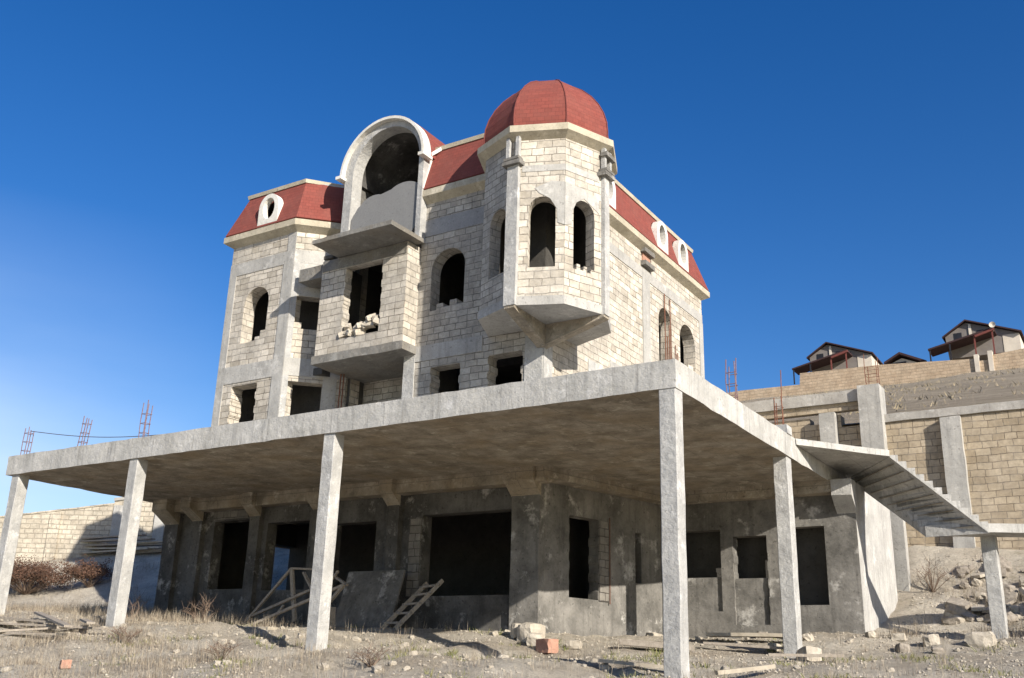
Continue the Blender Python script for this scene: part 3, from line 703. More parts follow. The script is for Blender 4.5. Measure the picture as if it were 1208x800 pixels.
# pilasters with haunched heads
def pilaster(x0, x1, y0, y1, zb=.3, mat='cement', head=(.35, .3), pr=.0):
    o = MB().box(x0, x1, y0, y1, zb, ZB).build('pilaster', M[mat], house, rough=.018)
    h0 = MB().prism([(x0-.02, y0-head[0]), (x1+.02, y0-head[0]), (x1+.02, y0+.02), (x0-.02, y0+.02)], [ZB-.28, ZB-.28, ZB-.28-head[1], ZB-.28-head[1]], ZB+.02)
    h0.build('haunch', M['conc_soffit'], o, rough=.02); return o
pilaster(-5.95, -5.24, 4.72, 4.95, mat='cement_b')
pilaster(-9.45, -9.1, 4.68, 4.95); pilaster(-11.9, -11.5, 4.74, 4.95, head=(.3, .25)); pilaster(-14.1, -13.75, 4.7, 4.95); pilaster(-16.3, -15.95, 4.7, 4.95, head=(.5, .3))
pilaster(-17.45, -16.9, 4.7, 5.0, head=(.5, .35))
MB().prism([(.06, 8.5), (.50, 8.5), (.50, 8.9), (.06, 8.9)], [3.95, 3.95, 3.6, 3.6], ZB).build('haunch', M['conc_col'], house, rough=.02)
MB().box(-15.6, -14.3, 4.80, 4.846, 3.74, 4.04).build('brick_infill', M['stone_dark'], house)
MB().box(-8.85, -8.52, 4.81, 4.848, 1.6, 3.4).build('brick_infill', M['stone_dark'], house)
pp = Vector(GB0)+bv.normalized()*1.905
q = bv.normalized()*.32
MB().prism([tuple(pp+bn*.03), tuple(pp+q+bn*.03), tuple(pp+q-bn*.02), tuple(pp-bn*.02)][::1], 1.6, 3.4).build('brick_infill', M['stone_dark'], house)
pq = pp+q+bn*.06
MB().tube([(pq.x, pq.y, 1.55), (pq.x, pq.y, 3.5)], .016, 6).build('rusty_pipe', M['pipe'], house)
# rebar hanging in front of the first side arch
mb = MB()
for v, z0, z1 in ((11.75, 7.9, 11.0), (12.15, 8.6, 10.95), (12.05, 7.9, 10.1), (12.5, 7.9, 9.6), (12.65, 7.9, 9.4), (11.9, 7.9, 9.7)): mb.tube([(-5.24, v, z0), (-5.26, v+.04, z1-.15)], .017, 5)
mb.build('rebar', M['rust'], house)
# stones left in the openings
def rock_mesh(name, sx, sy, sz, seed, boxy=.6, mat='rock', sub_=2):
    bm = bmesh.new(); bmesh.ops.create_cube(bm, size=1); bmesh.ops.subdivide_edges(bm, edges=bm.edges, cuts=sub_, use_grid_fill=True)
    for v in bm.verts:
        s = v.co.normalized()*.6; v.co = v.co*boxy+s*(1-boxy)
        v.co += noise.noise_vector(v.co*2.3+Vector((seed*3.1, seed, 0)))*.16*(1.3-boxy)+noise.noise_vector(v.co*6+Vector((seed, 0, 0)))*.05
        v.co.x *= sx; v.co.y *= sy; v.co.z *= sz
    me = bpy.data.meshes.new(name); bm.to_mesh(me); bm.free(); me.materials.append(M[mat]); return me
def place(name, me, loc, rot=(0, 0, 0), label=None, cat=None, group=None, scale=1.):
    o = bpy.data.objects.new(name, me); COL.objects.link(o); o.location = loc; o.rotation_euler = rot; o.scale = (scale,)*3
    return setp(o, label, cat, group)
blk = [rock_mesh('stone_block', .36, .19, .19, i, .88) for i in range(4)]
for i in range(13):
    x = -11.05+1.2*((i*.37) % 1); z = 8.14+.09+.16*((i*7) % 3)*(.5 if abs(x+10.4) > .4 else 1)
    place('stone_block', blk[i % 4], (x, 4.40+.05*(i % 2), z), (random.uniform(-.3, .3), random.uniform(-.6, .6), random.uniform(-1, 1)+1.2),
          'pale limestone block heaped on the sill of the balcony opening', 'stone block', 'blocks heaped in the balcony opening', .8)

# ------------------------------------------------------------------ staircase
st = empty('staircase', (1.5, 9, 1.0), 'concrete outdoor stair with stepped white side, hanging from the terrace corner on a single column', 'staircase')
ZL = 4.77; ZlB = 4.64
P1 = (.02, 6.2); P2 = (1.45, 8.13); P5 = (.02, 10.3); P3 = (3.17, 8.50); P4 = (1.92, 8.68)
MB().prism([P1, P2, P5], ZlB, ZL).build('landing', M['conc_edge'], st, rough=.01)
lowT = 3.17; nst = 11
mb = MB(); rise = (ZL-lowT)/nst
a0, a1 = Vector(P2), Vector(P3); b0, b1 = Vector(P5), Vector(P4)
for i in range(nst):
    t0 = i/nst; t1 = (i+1)/nst
    pa, pb = a0.lerp(a1, t0), a0.lerp(a1, t1); pc, pd = b0.lerp(b1, t1), b0.lerp(b1, t0)
    zt = ZL-rise*(i+1)+.0; zb0 = ZlB-(ZlB-2.99)*t0; zb1 = ZlB-(ZlB-2.99)*t1
    mb.prism([tuple(pa), tuple(pb), tuple(pc), tuple(pd)], [zb0-.02, zb1-.02, zb1-.02, zb0-.02], zt+rise*.0+.04)
fl = mb.build('flight', M['conc_edge'], st)
# board ribs on the underside
mb = MB()
for i in range(9):
    t = (i+.7)/9.6; pa = a0.lerp(a1, t); pd = b0.lerp(b1, t); ii = (pd-pa).normalized(); pa = pa+ii*.12; pd = pd-ii*.12; zb = ZlB-(ZlB-2.99)*t-.02
    mb.bar((pa.x, pa.y, zb-.004), (pd.x, pd.y, zb-.001), .05, .008)
mb.build('board_ribs', M['conc_soffit'], fl)
for p in fl.data.polygons:
    pass
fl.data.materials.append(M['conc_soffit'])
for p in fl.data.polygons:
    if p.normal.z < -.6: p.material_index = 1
d = Vector((1, .15)).normalized()
MB().prism([P3, (6.8, 10.3), (6.6, 10.95), (P4[0]+.02, P4[1]+.01)], 2.99, 3.17).build('lower_landing', M['conc_edge'], st, rough=.01)
column(3.06, 9.2, H(3.06, 9.2)-.4, 3.0, 'column', parent=st)

# ------------------------------------------------------------------ retaining wall on the right
rw = empty('retaining_wall', (2, 15, 3.5), 'tall yellow stone retaining wall with concrete capping and pillars behind the outdoor stair', 'wall')
wall('wall_panel', (-8, 15.0), (14, 15.0), [(0, 2.0), (22, 2.0), (22, 7.055), (7.4, 7.055), (7.39, 7.05), (6.8, 7.05), (6.8, 7.42), (6.3, 7.42), (6.3, 7.2), (5.9, 7.2), (5.9, 7.4), (4.6, 7.4), (4.6, 7.2), (0, 7.2)], [], .45, M['stone_yellow'], rw)
MB().box(.02, 14, 14.93, 15.46, 7.06, 7.28).build('capping_beam', M['conc_mid'], rw, rough=.03)
MB().box(1.5, 2.02, 14.78, 15.1, 2.2, 6.998).build('pillar', M['conc'], rw, rough=.03)
pl = MB().box(-.58, .03, 14.6, 15.3, 3, 8.12).build('pillar', M['conc'], rw, rough=.012)
rebars('rebar', -.2, 14.95, 8.1, [1.0, .75, .95, .7], 'rust', .3, parent=pl)
MB().box(-9, -.585, 14.75, 15.2, 7.72, 8.06).build('tie_beam', M['conc_mid'], rw, rough=.02)
MB().box(-9, -.585, 14.85, 15.1, 7.5, 7.718).build('brick_course', M['stone_yellow'], rw)
MB().box(-1.75, -1.3, 14.7, 15.05, 5, 7.45).build('pillar', M['conc'], rw, rough=.02)
MB().box(.34, .66, 12.9, 13.2, 1.5, 4.3).build('pillar', M['conc'], rw, rough=.02)
# ------------------------------------------------------------------ perimeter wall on the left
lw = empty('perimeter_wall', (-35, 14, 4.2), 'long pale limestone block wall behind the dirt bank on the left', 'wall')
WP0 = Vector((-47.0, 3.26)); WP1 = Vector((-26.6, 15.0)); WL = (WP1-WP0).length; WS = (WP1-WP0).normalized(); WN = Vector((WS.y, -WS.x))
def wz(sx): u = WP0.x+WS.x*sx; return 5.62+(u+34.9)*.155
sb = (-30.75+47.0)/WS.x
wall('wall_panel', tuple(WP0), tuple(WP1), [(0, .5), (WL, 3), (WL, wz(WL)+.16), (sb+.01, wz(sb)+.16), (sb, wz(sb)), (0, wz(0))], [], .3, M['stone_pale'], lw)
def along(s0, s1, o0, o1): return [tuple(WP0+WS*s0+WN*o0), tuple(WP0+WS*s1+WN*o0), tuple(WP0+WS*s1-WN*o1), tuple(WP0+WS*s0-WN*o1)]
MB().prism(along(sb, WL, .06, .36), [wz(sb)+.165, wz(WL)+.165, wz(WL)+.165, wz(sb)+.165], [wz(sb)+.29, wz(WL)+.29, wz(WL)+.29, wz(sb)+.29]).build('coping', M['conc'], lw, rough=.02)
MB().prism(along(0, sb-.02, .03, .33), [wz(0)+.004, wz(sb)+.004, wz(sb)+.004, wz(0)+.004], [wz(0)+.07, wz(sb)+.07, wz(sb)+.07, wz(0)+.07]).build('coping', M['stone_pale'], lw, rough=.02)
for u in (-41, -36.6, -33.0, -30.7, -29.15):
    a = (u+47)/WS.x; MB().prism(along(a, a+.45, .1, .1), 1, wz(a)-.03).build('pillar', M['stone_pale'] if u < -32 else M['conc'], lw, rough=.02)

# ------------------------------------------------------------------ wall and houses on the hill
hw = empty('hilltop_wall', (-14, 85, 28), 'low sandy stone wall along the top of the dry hillside', 'wall')
wall('wall_panel', (-60, 85), (30, 85), [(0, 24), (90, 24), (90, 30.3), (58.7, 29.75), (55.8, 29.5), (55.8, 29.1), (54.5, 29.1), (54.5, 29.35), (46, 29.95), (37.9, 30.15), (37.8, 28.95), (31.5, 29.1), (28, 28.95), (0, 28)], [], .4, M['stone_far'], hw)
MB().box(-5.6, -5.2, 84.8, 85.5, 27, 29.7).build('gate_pillar', M['farwhite'], hw); MB().box(-4.4, -4.0, 84.8, 85.5, 27, 29.9).build('gate_pillar', M['farwhite'], hw)
def hill_house(loc, sc, label, porch=True):
    h = empty('hill_house', loc, label, 'house')
    X, Y, Z = loc
    def P(x, z, y=0): return (X+x*sc, Y+y, Z+z*sc)
    # gable front: apex a third of the way along; walls
    out = [(-.0, 0), (8.0, 0), (8.0, 2.2), (2.3, 4.4), (-.2, 2.9)]
    mb = MB(); panel(mb, (X, Y, Z), (1, 0, 0), (0, 0, 1), (0, 1, 0), [(a*sc, b*sc) for a, b in out], [], 8*sc)
    me = bpy.data.meshes.new('w'); me.from_pydata(mb.v, [], mb.f); me.update(); boxuv(me); w = link('gable_wall', me, M['fargrey'], h)
    MB().box(X+6.2*sc, X+8.03*sc, Y-.05, Y+8*sc, Z, Z+2.15*sc).build('side_wall', M['farwhite'], h)
    for (x0, z0), (x1, z1) in (((-.5, 2.66), (2.3, 4.5)), ((2.3, 4.5), (8.35, 2.12))):
        mb = MB(); panel(mb, (0, Y-.5, 0), (1, 0, 0), (0, 0, 1), (0, 1, 0), [(X+x0*sc, Z+z0*sc), (X+x1*sc, Z+z1*sc), (X+x1*sc, Z+(z1+.18)*sc), (X+x0*sc, Z+(z0+.18)*sc)], [], 8*sc+1)
        me = bpy.data.meshes.new('r'); me.from_pydata(mb.v, [], mb.f); me.update(); boxuv(me); link('roof', me, M['farroof'], h)
    for x0, x1, z0, z1 in ((.8, 1.7, 2.2, 3.2), (3.4, 4.2, 2.3, 3.2), (4.6, 5.4, 2.2, 2.9)):
        MB().box(X+x0*sc, X+x1*sc, Y-.04, Y+.1, Z+z0*sc, Z+z1*sc).build('window', M['fardark'], h)
    MB().box(X+2.55*sc, X+2.85*sc, Y-.12, Y-.0, Z+1.6*sc, Z+4.1*sc).build('chimney_pipe', M['farwhite'], h)
    if porch:
        mb = MB(); panel(mb, (0, Y-3*sc, 0), (1, 0, 0), (0, 0, 1), (0, 1, 0), [(X-1.9*sc, Z+.55*sc), (X+5.6*sc, Z+2.2*sc), (X+5.6*sc, Z+2.42*sc), (X-1.9*sc, Z+.75*sc)], [], 3*sc)
        me = bpy.data.meshes.new('p'); me.from_pydata(mb.v, [], mb.f); me.update(); boxuv(me); pr_ = link('porch_roof', me, M['farroof'], h)
        MB().bar(P(3.5, 1.5, -3.05*sc), P(5.7, 2.1, -3.05*sc), .25).build('fascia', M['redpaint'], pr_)
        for x, zt in ((-1.7, .5), (.6, 1.0), (3.4, 1.6), (5.4, 2.05)):
            MB().bar(P(x, -1.5, -2.9*sc), P(x, zt, -2.9*sc), .16*sc).build('post', M['fardark'] if x < 3 else M['redpaint'], h)
    return h
hill_house((-27.6, 110, 37.0), .93, 'grey gabled hill house with dark red lean-to porch, left one above the sandy wall')
hh = hill_house((-11.2, 110, 37.1), .97, 'grey gabled hill house with satellite dish, right one above the sandy wall')
mb = MB(); c = Vector((-5.8, 106.9, 39.6))
vs = [tuple(c)]+[(c.x+.36*math.cos(a), c.y-.15, c.z+.36*math.sin(a)) for a in [2*math.pi*i/12 for i in range(12)]]
mb.add(vs, [(0, 1+i, 1+(i+1) % 12) for i in range(12)]).bar(c, (-5.8, 107.5, 39), .08).build('satellite_dish', M['farwhite'], hh)
sh = empty('hill_shed', (-18, 110, 36.5), 'small open-fronted hill shed with dark pitched roof between the two grey gabled houses', 'shed')
mb = MB(); panel(mb, (0, 110, 0), (1, 0, 0), (0, 0, 1), (0, 1, 0), [(-18.0, 34), (-14.1, 34), (-14.1, 36.9), (-16.6, 38.0), (-18.0, 37.4)], [], 4)
me = bpy.data.meshes.new('s'); me.from_pydata(mb.v, [], mb.f); me.update(); boxuv(me); link('wall', me, M['farwhite'], sh)
MB().box(-17.9, -16.1, 109.9, 110.1, 34, 37.5).build('opening', M['fardark'], sh)  # dark box painting the shade inside the open front
for a, b in (((-18.6, 37.3), (-16.7, 38.35)), ((-16.7, 38.35), (-13.7, 36.85))):
    mb = MB(); panel(mb, (0, 109.3, 0), (1, 0, 0), (0, 0, 1), (0, 1, 0), [a, b, (b[0], b[1]+.28), (a[0], a[1]+.28)], [], 5)
    me = bpy.data.meshes.new('r'); me.from_pydata(mb.v, [], mb.f); me.update(); boxuv(me); link('roof', me, M['farroof'], sh)

# ------------------------------------------------------------------ things around the house
def gz(x, y, d=0): return H(x, y)+d
# leaning concrete board
mb = MB(); mb.prism([(-10.27, 3.95), (-8.6, 3.95), (-8.6, 4.01), (-10.27, 4.01)], .9, 2.18)
o = mb.build('formwork_sheet', M['cement_b'], None, bevel=.005); setp(o, 'flat grey sheet leaning upright against the shaded front wall, left of the ladder', 'sheet')
for v in o.data.vertices:
    if v.co.z > 1.5: v.co.y += .45
    else: v.co.z = .82
# ladder
lad = empty('ladder', (-8.2, 3.8, .85), 'short wooden ladder leaning beneath the widest ground-floor opening', 'ladder')
for (a, b) in (((-8.59, 3.7, .85), (-8.16, 4.70, 1.90)), ((-8.20, 3.68, .85), (-7.72, 4.68, 1.95))):
    MB().bar(a, b, .045, .09).build('rail', M['wood'], lad, rough=.004)
for t in (.12, .32, .52, .72, .9):
    a = Vector((-8.59, 3.7, .85)).lerp(Vector((-8.16, 4.70, 1.90)), t); b = Vector((-8.20, 3.68, .85)).lerp(Vector((-7.72, 4.68, 1.95)), t)
    MB().bar(a+(a-b)*.18, b+(b-a)*.1, .09, .045).build('rung', M['wood'], lad)
# timber trestle
tr = empty('timber_trestle', (-10.9, 3.4, .9), 'knocked-over wooden trestle of crossed poles leaning behind the second column', 'trestle')
for a, b, w in (((-12.35, 3.3, 1.0), (-11.25, 3.5, 2.2), .07), ((-11.25, 3.5, 2.2), (-11.0, 3.5, 1.0), .09), ((-12.3, 3.35, 1.1), (-10.4, 3.5, 1.75), .08), ((-12.0, 3.0, .85), (-9.5, 3.4, 1.78), .08), ((-11.25, 3.5, 2.2), (-10.3, 3.6, 2.15), .06), ((-10.4, 3.6, 2.2), (-9.5, 3.5, 1.78), .07), ((-9.5, 3.4, 1.78), (-9.95, 3.4, 1.35), .08), ((-10.5, 3.5, 1.3), (-9.8, 3.5, 2.1), .06), ((-11.5, 3.2, .9), (-11.2, 3.3, 1.35), .06), ((-10.9, 3.55, 2.1), (-9.6, 3.2, .85), .07)):
    MB().bar(a, b, w, w*.7).build('pole', M['wood'], tr, rough=.004)
o = MB().box(-9.95, -9.72, 3.2, 3.45, .6, 1.3).build('timber_block', M['wood'], None, bevel=.01); setp(o, 'upright timber stub standing just right of the second column from the left', 'timber')
o = MB().box(-11.6, -10.2, 1.9, 2.2, .72, .80).build('pale_board', M['wood_pale'], None, bevel=.005); setp(o, 'pale board lying flat on the ground edge left of the second column', 'board')
# planks on the left bank
pk = [((-15.4, -1.4), (-12.2, -.6), .12), ((-15.6, -1.0), (-13.2, -.9), .16), ((-15.3, -2.0), (-12.4, -1.3), .05), ((-14.9, -.4), (-12.0, -1.6), .22), ((-14.2, -2.2), (-13.0, -.4), .08), ((-13.4, -.3), (-12.3, -.9), .25), ((-15.8, -1.8), (-14.0, -.4), .1)]
nm = ['longest', 'leaning', 'lowest', 'diagonal', 'crosswise', 'raised short', 'leftmost']
for i, ((x0, y0), (x1, y1), dz) in enumerate(pk):
    o = MB().bar((x0, y0, gz(x0, y0, dz*.6+.03)), (x1, y1, gz(x1, y1, dz+.03)), .16, .04).build('plank', M['wood'], None, rough=.006)
    setp(o, f'{nm[i]} grey weathered plank in the loose heap by the leftmost full column', 'plank', 'grey planks heaped on the left')
# stacked boards against far bank
for i in range(9):
    x = -30.0+random.uniform(-.8, 2.5); z = H(x, 12.4)+.1+.07*i; y = 12.3+random.uniform(-.3, .3)
    o = MB().bar((x-2.2, y, z), (x+2.0, y+.2, z+random.uniform(-.1, .1)), .25, .06).build('timber_board', M['wood' if i % 3 else 'wood_pale'], None)
    setp(o, 'grey board in the untidy stack at the foot of the pale perimeter wall', 'board', 'boards stacked by the perimeter wall')
# bricks by the corner
for i, (x, y, s, m, lb) in enumerate(((-4.05, 3.1, (.42, .24, .26), 'redbrick', 'large reddish brick block lying by the sunny house corner'), (-4.25, 3.55, (.22, .12, .10), 'redbrick', 'small red brick behind the large reddish block'), (-4.9, 3.9, (.5, .4, .36), 'rock', 'biggest pale broken stone at the foot of the house corner'), (-4.55, 3.5, (.38, .3, .26), 'rock', 'pale broken stone between corner pillar and reddish block'), (-5.25, 4.0, (.35, .3, .3), 'rock', 'pale broken stone touching the corner pillar'), (-3.75, 3.6, (.3, .2, .16), 'rock', 'flat pale stone right of the reddish block'))):
    me = rock_mesh('block', *s, i+20, .9 if m == 'redbrick' else .6, m); place('brick' if m == 'redbrick' else 'stone', me, (x, y, gz(x, y, s[2]*.4)), (0, 0, random.uniform(0, 3)), lb, 'brick' if m == 'redbrick' else 'stone')
for i, (x, y, lb) in enumerate(((-14.3, -2.8, 'red brick block lying below the grey plank heap at lower left'), (-14.0, -2.6, 'red brick beside the block under the plank heap'), (-9.6, -3.2, 'orange brick fragment in the foreground grass'))):
    me = rock_mesh('block', .3, .16, .14, i+40, .9, 'redbrick'); place('brick', me, (x, y, gz(x, y, .06)), (0, .1, i*1.3), lb, 'brick')
# boards and rubble on the right part
rb = [((-2.9, 3.9), (-1.6, 4.3), .55, .10, 'wood', 'broad grey board on the dirt left of the nearest column'), ((-.2, 4.4), (1.0, 4.9), .10, .05, 'wood', 'thin dark batten on the dirt right of the nearest column'), ((-2.3, 6.9), (-.5, 7.1), .5, .07, 'wood_pale', 'pale board resting on stones before the walled-up doorway'), ((-1.8, .7), (-.6, 1.0), .10, .05, 'wood_pale', 'pale batten lying just left of the nearest column foot'), ((.15, .9), (.8, 1.6), .12, .06, 'wood_pale', 'pale batten leaning beside the nearest column foot'), ((-1.9, 5.6), (.0, 6.0), .16, .05, 'wood', 'brown plank on the dirt before the back wall')]
for (a, b, w, h_, m, lb) in rb:
    o = MB().bar((*a, gz(*a, .12)), (*b, gz(*b, .12)), w, h_).build('board', M[m], None, rough=.01); setp(o, lb, 'board')
spots = [((-1.5, 8.0), .3, 'brown stone block below the walled-up doorway'), ((-.9, 8.2), .3, 'pale square block right of the walled-up doorway'), ((-.4, 7.6), .28, 'pale block beside the fourth column'), ((-.7, 6.3), .25, 'reddish stone just left of the fourth column foot'), ((-4.0, 7.9), .4, 'mossy yellow stone at the inner corner of the house'), ((.3, 5.2), .45, 'flat pale slab of stone at the foot of the fourth column'), ((1.9, 8.2), .42, 'pale upright stone before the stair column'), ((1.5, 7.4), .3, 'brown stone left of the stair column'), ((2.9, 7.6), .5, 'pale rounded rock nearest the stair column'), ((1.2, 8.6), .26, 'small white stone beneath the stair flight'), ((.7, 8.3), .24, 'small grey stone at the foot of the ribbed wall'), ((3.9, 9.5), .9, 'large flat grey slab right of the stair column'), ((2.3, 6.5), .2, 'small dark stone on the right foreground dirt')]
for i, ((x, y), s, lb) in enumerate(spots):
    me = rock_mesh('stone', s, s*.7, s*.6, i+60, .75 if i % 2 else .5, 'rock' if 'brown' not in lb and 'dark' not in lb else 'rock_dark'); place('stone', me, (x, y, gz(x, y, s*.18)), (random.uniform(-.2, .2), random.uniform(-.2, .2), random.uniform(0, 6)), lb, 'stone')
# rubble on the right bank
rm = [rock_mesh('rubble', 1, .75, .55, i+90, .35+.12*i, 'rock' if i == 2 else 'rock_dark') for i in range(4)]
for i in range(120):
    x = random.uniform(1.6, 7.0); y = random.uniform(10.9, 14.2); s = random.choice((.12, .16, .2, .28, .36, .5))
    place('rubble_stone', rm[i % 4], (x, y, gz(x, y, s*.12)), (random.uniform(-.5, .5), random.uniform(-.5, .5), random.uniform(0, 6)), 'broken stone in the rubble bank behind the stair column', 'stone', 'rubble below the retaining wall', s)
for i in range(10):
    x = random.uniform(2.0, 5.5); y = random.uniform(11.2, 13.5); z = gz(x, y, .15); a = random.uniform(0, 3)
    o = MB().bar((x, y, z), (x+.9*math.cos(a), y+.9*math.sin(a), z+random.uniform(.0, .4)), .3, .07).build('broken_slab', M['rock' if i % 3 == 0 else 'rock_dark'], None, rough=.02)
    setp(o, 'broken flat slab jutting from the rubble bank behind the stair column', 'slab', 'slabs in the rubble bank')
# loose stones everywhere
sm = [rock_mesh('loose_stone', 1, .8, .6, i+120, .4, 'rock', 1) for i in range(5)]
cnt = 0
while cnt < 270:
    x = random.uniform(-18, 5); y = random.uniform(-4, 8.5)
    if x < -5 and y > 4.4 or x < -3.4 and y > 4.6: continue
    s = random.choice((.05, .05, .07, .07, .09, .12, .17)) 
    place('loose_stone', sm[cnt % 5], (x, y, gz(x, y, s*.15)), (random.uniform(-.4, .4), random.uniform(-.4, .4), random.uniform(0, 6)), 'small pale loose stone lying on the dirt around the columns', 'stone', 'small loose stones on the dirt', s); cnt += 1
HV = []; HF = []; k_ = 0
for i in range(1500):
    y = random.uniform(20, 84); x = random.uniform(-34, 14)
    if noise.noise(Vector((x*.12, y*.3, 2))) < random.uniform(-.3, .35): continue
    z = H(x, y); 
    for j in range(7):
        a = random.uniform(0, 6.28); h_ = random.uniform(.08, .25); w_ = random.uniform(.02, .05); dx, dy = math.cos(a)*w_, math.sin(a)*w_; ox, oy = random.gauss(0, .2), random.gauss(0, .2)
        HV += [(x+ox-dx, y+oy-dy, z-.05), (x+ox+dx, y+oy+dy, z-.05), (x+ox+dx*4, y+oy+dy*4, z+h_)]; HF.append((k_, k_+1, k_+2)); k_ += 3
me = bpy.data.meshes.new('hillside_scrub'); me.from_pydata(HV, [], HF); me.update(); setp(link('hillside_scrub', me, M['scrub']), 'low dry scrub dotted over the brown hillside above the retaining wall', 'scrub', None, 'stuff')
# gravel and broken limestone crumbs
GV = []; GF = []; k_ = 0
for i in range(24000):
    x = random.uniform(-19, 6.5); y = random.uniform(-4.5, 10.5)
    if i % 5 == 0: x = random.uniform(-33, -18); y = random.uniform(2, 12)
    if i % 7 == 0: x = random.uniform(.8, 6.5); y = random.uniform(8, 14.3)
    if (x < -5.2 and y > 4.7) or (x < .6 and y > 8.8): continue
    if noise.noise(Vector((x*.7, y*.7, 5))) < random.uniform(-.45, .25): continue
    sz = random.choice((.008, .012, .016, .022, .03)); z = H(x, y)+sz*.3; a = random.uniform(0, 6.28)
    c_, s_ = math.cos(a)*sz, math.sin(a)*sz
    q = [(x+c_*1.3, y+s_*1.3, z), (x-s_, y+c_, z+.2*sz), (x-c_, y-s_, z), (x+s_, y-c_, z-.1*sz), (x+c_*.2, y, z+sz*random.uniform(.5, 1)), (x, y, z-sz)]
    GV += q; GF += [tuple(k_+j for j in t) for t in ((0, 1, 4), (1, 2, 4), (2, 3, 4), (3, 0, 4), (1, 0, 5), (2, 1, 5), (3, 2, 5), (0, 3, 5))]; k_ += 6
me = bpy.data.meshes.new('gravel'); me.from_pydata(GV, [], GF); me.update(); setp(link('gravel', me, M['rock']), 'pale limestone gravel strewn over the dirt', 'gravel', None, 'stuff')
# wire between the rebar at the far left
mb = MB(); pts = []
for i in range(15):
    t = i/14; pts.append((-17.4+5.6*t, .2, 5.42-.62*t-.12*math.sin(math.pi*t)))
o = mb.tube(pts, .009, 4).build('wire', M['wire']); setp(o, 'thin sagging wire strung between rebar ends on the left terrace edge', 'wire')

# ------------------------------------------------------------------ vegetation
def blades(name, pts, mat, hmin, hmax, nper, w, spread, label, lean=.35):
    V_ = []; F_ = []; k = 0
    for (x, y) in pts:
        z = H(x, y)-.02; sc = random.uniform(.6, 1.2)
        for j in range(nper):
            a = random.uniform(0, 6.283); rr = random.uniform(0, spread); bx = x+rr*math.cos(a); by = y+rr*math.sin(a)
            h = random.uniform(hmin, hmax)*sc; l = random.uniform(0, lean)*h; th = random.uniform(0, 6.283); ww = w*random.uniform(.6, 1.3)
            cx, cy = math.cos(th)*ww, math.sin(th)*ww; lx, ly = math.cos(a)*l, math.sin(a)*l
            V_ += [(bx-cx, by-cy, z), (bx+cx, by+cy, z), (bx+lx*.4+cx*.7, by+ly*.4+cy*.7, z+h*.6), (bx+lx*.4-cx*.7, by+ly*.4-cy*.7, z+h*.6), (bx+lx, by+ly, z+h)]
            F_ += [(k, k+1, k+2, k+3), (k+3, k+2, k+4)]; k += 5
    me = bpy.data.meshes.new(name); me.from_pydata(V_, [], F_); me.update()
    o = link(name, me, M[mat]); setp(o, label, 'grass' if 'grass' in name else 'weeds', None, 'stuff'); return o
def dens(x, y):
    d = .0
    if y < .5: d = np.clip((-x-1.0)/9, .12, 1)
    if x < -11 : d = .9
    if -.5 < y < 4.5 and x > -11: d = .10
    if y >= 4.5: d = .07 if x > 0 else 0.0
    if x < -17.5: d = .8
    return d*(.08+2.2*max(0, noise.noise(Vector((x*.9, y*.9, 3)))+.12))
pts = []
while len(pts) < 6500:
    x = random.uniform(-24, 6); y = random.uniform(-6, 9)
    if -17.6 < x < -4.8 and y > 4.4: continue
    if -5 < x < -3.5 and y > 4.5 or y > 8.6 and x < .6: continue
    if random.random() < dens(x, y): pts.append((x, y))
for _ in range(5000):
    x, y = (random.uniform(-34, -18), random.uniform(4, 13.2)) if _ % 3 else (random.uniform(.9, 7), random.uniform(8.6, 14.4))
    if noise.noise(Vector((x*.8, y*.8, 11))) > random.uniform(-.2, .3): pts.append((x, y))
blades('dry_grass', pts, 'grass', .05, .34, 8, .0028, .18, 'dry straw-coloured grass and dead stems covering the foreground slope')
pts = [(x, y) for x, y in ((random.uniform(-12, 4), random.uniform(-4, 8.2)) for _ in range(2600)) if noise.noise(Vector((x*.8, y*.8, 9))) > .2 and not (x < -4 and y > 4.3)]
blades('green_weeds', pts, 'weed', .04, .15, 9, .007, .12, 'low green weeds dotted over the trodden dirt', 1.2)
def shrub(name, x, y, r, h, n, label, leaf=None, nl=0):
    z = gz(x, y, -.03); e = empty(name, (x, y, z), label, 'shrub'); mb = MB(); tips = []
    for i in range(n):
        a = random.uniform(0, 6.283); t = random.uniform(.15, 1); tip = Vector((x+r*t*math.cos(a), y+r*t*math.sin(a), z+h*random.uniform(.55, 1)*(1.15-.5*t)))
        b = Vector((x, y, z)); m = b.lerp(tip, .5)+Vector((random.uniform(-.1, .1), random.uniform(-.1, .1), .1*h)); mb.tube([b, m, tip], .011, 4, .003)
        for q in range(4):
            s = m.lerp(tip, random.uniform(0, .8)); u = s+Vector((random.uniform(-.3, .3)*r, random.uniform(-.3, .3)*r, random.uniform(.05, .35)*h)); mb.tube([s, u], .005, 3, .002); tips.append((s, u))
    me = mb.mesh(name, False); link('branches', me, M['twig'], e)
    if leaf:
        V_ = []; F_ = []; k = 0
        for i in range(nl):
            s, u = random.choice(tips); c = s.lerp(u, random.uniform(0, 1.1))+Vector([random.gauss(0, .05*r) for _ in range(3)])
            d1 = Vector([random.gauss(0, 1) for _ in range(3)]).normalized()*.03*random.uniform(.6, 1.6); d2 = d1.cross(Vector([random.gauss(0, 1) for _ in range(3)])).normalized()*.02
            V_ += [tuple(c-d1), tuple(c+d2), tuple(c+d1), tuple(c-d2)]; F_.append((k, k+1, k+2, k+3)); k += 4
        me = bpy.data.meshes.new('leaves'); me.from_pydata(V_, [], F_); me.update(); link('leaves', me, M[leaf], e)
    return e
shrub('bush', -29.0, 8.2, 2.1, 1.15, 80, 'large russet-brown bush sprawling on the dirt bank beneath the pale wall', 'bushleaf', 9000)
shrub('bush', -27.3, 9.6, 1.2, .9, 40, 'smaller russet-brown bush just right of the large one on the bank', 'bushleaf', 4000)
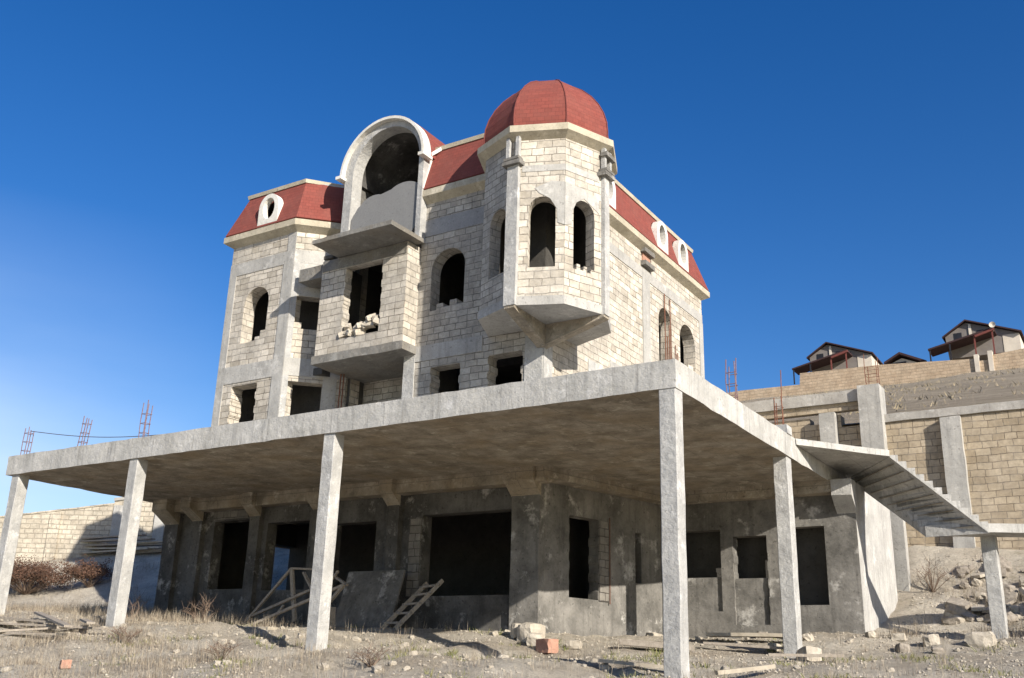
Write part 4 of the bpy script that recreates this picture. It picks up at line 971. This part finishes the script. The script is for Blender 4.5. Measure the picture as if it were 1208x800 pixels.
for i, (x, y, lb) in enumerate(((-13.6, 2.9, 'bare dead shrub under the terrace before the second opening'), (-12.6, 2.2, 'bare twiggy shrub left of the pale board'), (-15.6, 2.6, 'bare dead shrub in the tall grass right of the leftmost full column'), (-4.9, -1.0, 'low dark twiggy shrub in the middle foreground'), (-7.9, -1.4, 'low twiggy shrub in front of the second column'), (-11.3, -.8, 'low dead shrub in the grass between the two left columns'), (1.2, 12.9, 'brown dead shrub on the bank behind the ribbed wall'))):
    shrub('dead_shrub', x, y, .5 if i < 6 else .8, .7 if i < 3 else .4 if i < 6 else .8, 16, lb)

# ------------------------------------------------------------------ light, sky, camera
sun = Vector((1, -.46, .50)).normalized()
sl = bpy.data.lights.new('sun', 'SUN'); sl.energy = 5.0; sl.angle = R(.5); sl.color = (1, .93, .83)
so = bpy.data.objects.new('sun', sl); COL.objects.link(so); so.rotation_euler = sun.to_track_quat('Z', 'Y').to_euler(); so.location = (20, -10, 30)
w = bpy.data.worlds.new('World'); SC.world = w; w.use_nodes = True; nt = w.node_tree
sky = nt.nodes.new('ShaderNodeTexSky'); sky.sky_type = 'NISHITA'; sky.sun_disc = False
sky.sun_elevation = math.asin(sun.z); sky.sun_rotation = math.atan2(sun.x, sun.y)
sky.altitude = 200; sky.air_density = 1.0; sky.dust_density = .6; sky.ozone_density = 2.5
hs = nt.nodes.new('ShaderNodeHueSaturation'); hs.inputs['Saturation'].default_value = 1.38; hs.inputs['Hue'].default_value = .513
nt.links.new(sky.outputs[0], hs.inputs['Color']); nt.links.new(hs.outputs[0], nt.nodes['Background'].inputs[0])
tc = nt.nodes.new('ShaderNodeTexCoord'); mp = nt.nodes.new('ShaderNodeMapping'); mp.inputs['Scale'].default_value = (1.2, 1.2, 4.5)
nt.links.new(tc.outputs['Generated'], mp.inputs[0])
cf = fac(nt, mp.outputs[0], 1.6, 6, .5, .30, .70, .35, 1)
sx = nt.nodes.new('ShaderNodeSeparateXYZ'); nt.links.new(tc.outputs['Generated'], sx.inputs[0])
lowm = ramp(nt, sx.outputs['Z'], [(.16, g(1)), (.40, g(0))])
lft = ramp(nt, sx.outputs['X'], [(.0, g(1)), (.5, g(0))])
mr = nt.nodes.new('ShaderNodeMapRange'); nt.links.new(sx.outputs['X'], mr.inputs[0])
for k_, v_ in (('From Min', -.93), ('From Max', -.70), ('To Min', 1.0), ('To Max', 0)): mr.inputs[k_].default_value = v_
m1 = nt.nodes.new('ShaderNodeMath'); m1.operation = 'MULTIPLY'; nt.links.new(mr.outputs[0], m1.inputs[0]); nt.links.new(lowm, m1.inputs[1])
m2 = nt.nodes.new('ShaderNodeMath'); m2.operation = 'MULTIPLY'; nt.links.new(m1.outputs[0], m2.inputs[0]); nt.links.new(cf, m2.inputs[1])
cm = mix(nt, hs.outputs[0], (6.0, 7.0, 8.4), m2.outputs[0]); nt.links.new(cm, nt.nodes['Background'].inputs[0]); nt.nodes['Background'].inputs[1].default_value = .09
cd = bpy.data.cameras.new('camera'); cd.sensor_width = 36; cd.lens = 35.107; cd.clip_end = 3000; cd.clip_start = .1
co = bpy.data.objects.new('camera', cd); COL.objects.link(co)
mt = Matrix(((.846835, .146858, .511178), (.531157, -.282777, -.798692), (.027255, .947877, -.31747))).to_4x4()
mt.translation = (5.911631, -14.008787, 0); co.matrix_world = mt
SC.camera = co
SC.render.engine = 'CYCLES'
SC.view_settings.view_transform = 'Standard'; SC.view_settings.look = 'None'; SC.view_settings.exposure = .66; SC.view_settings.gamma = 1
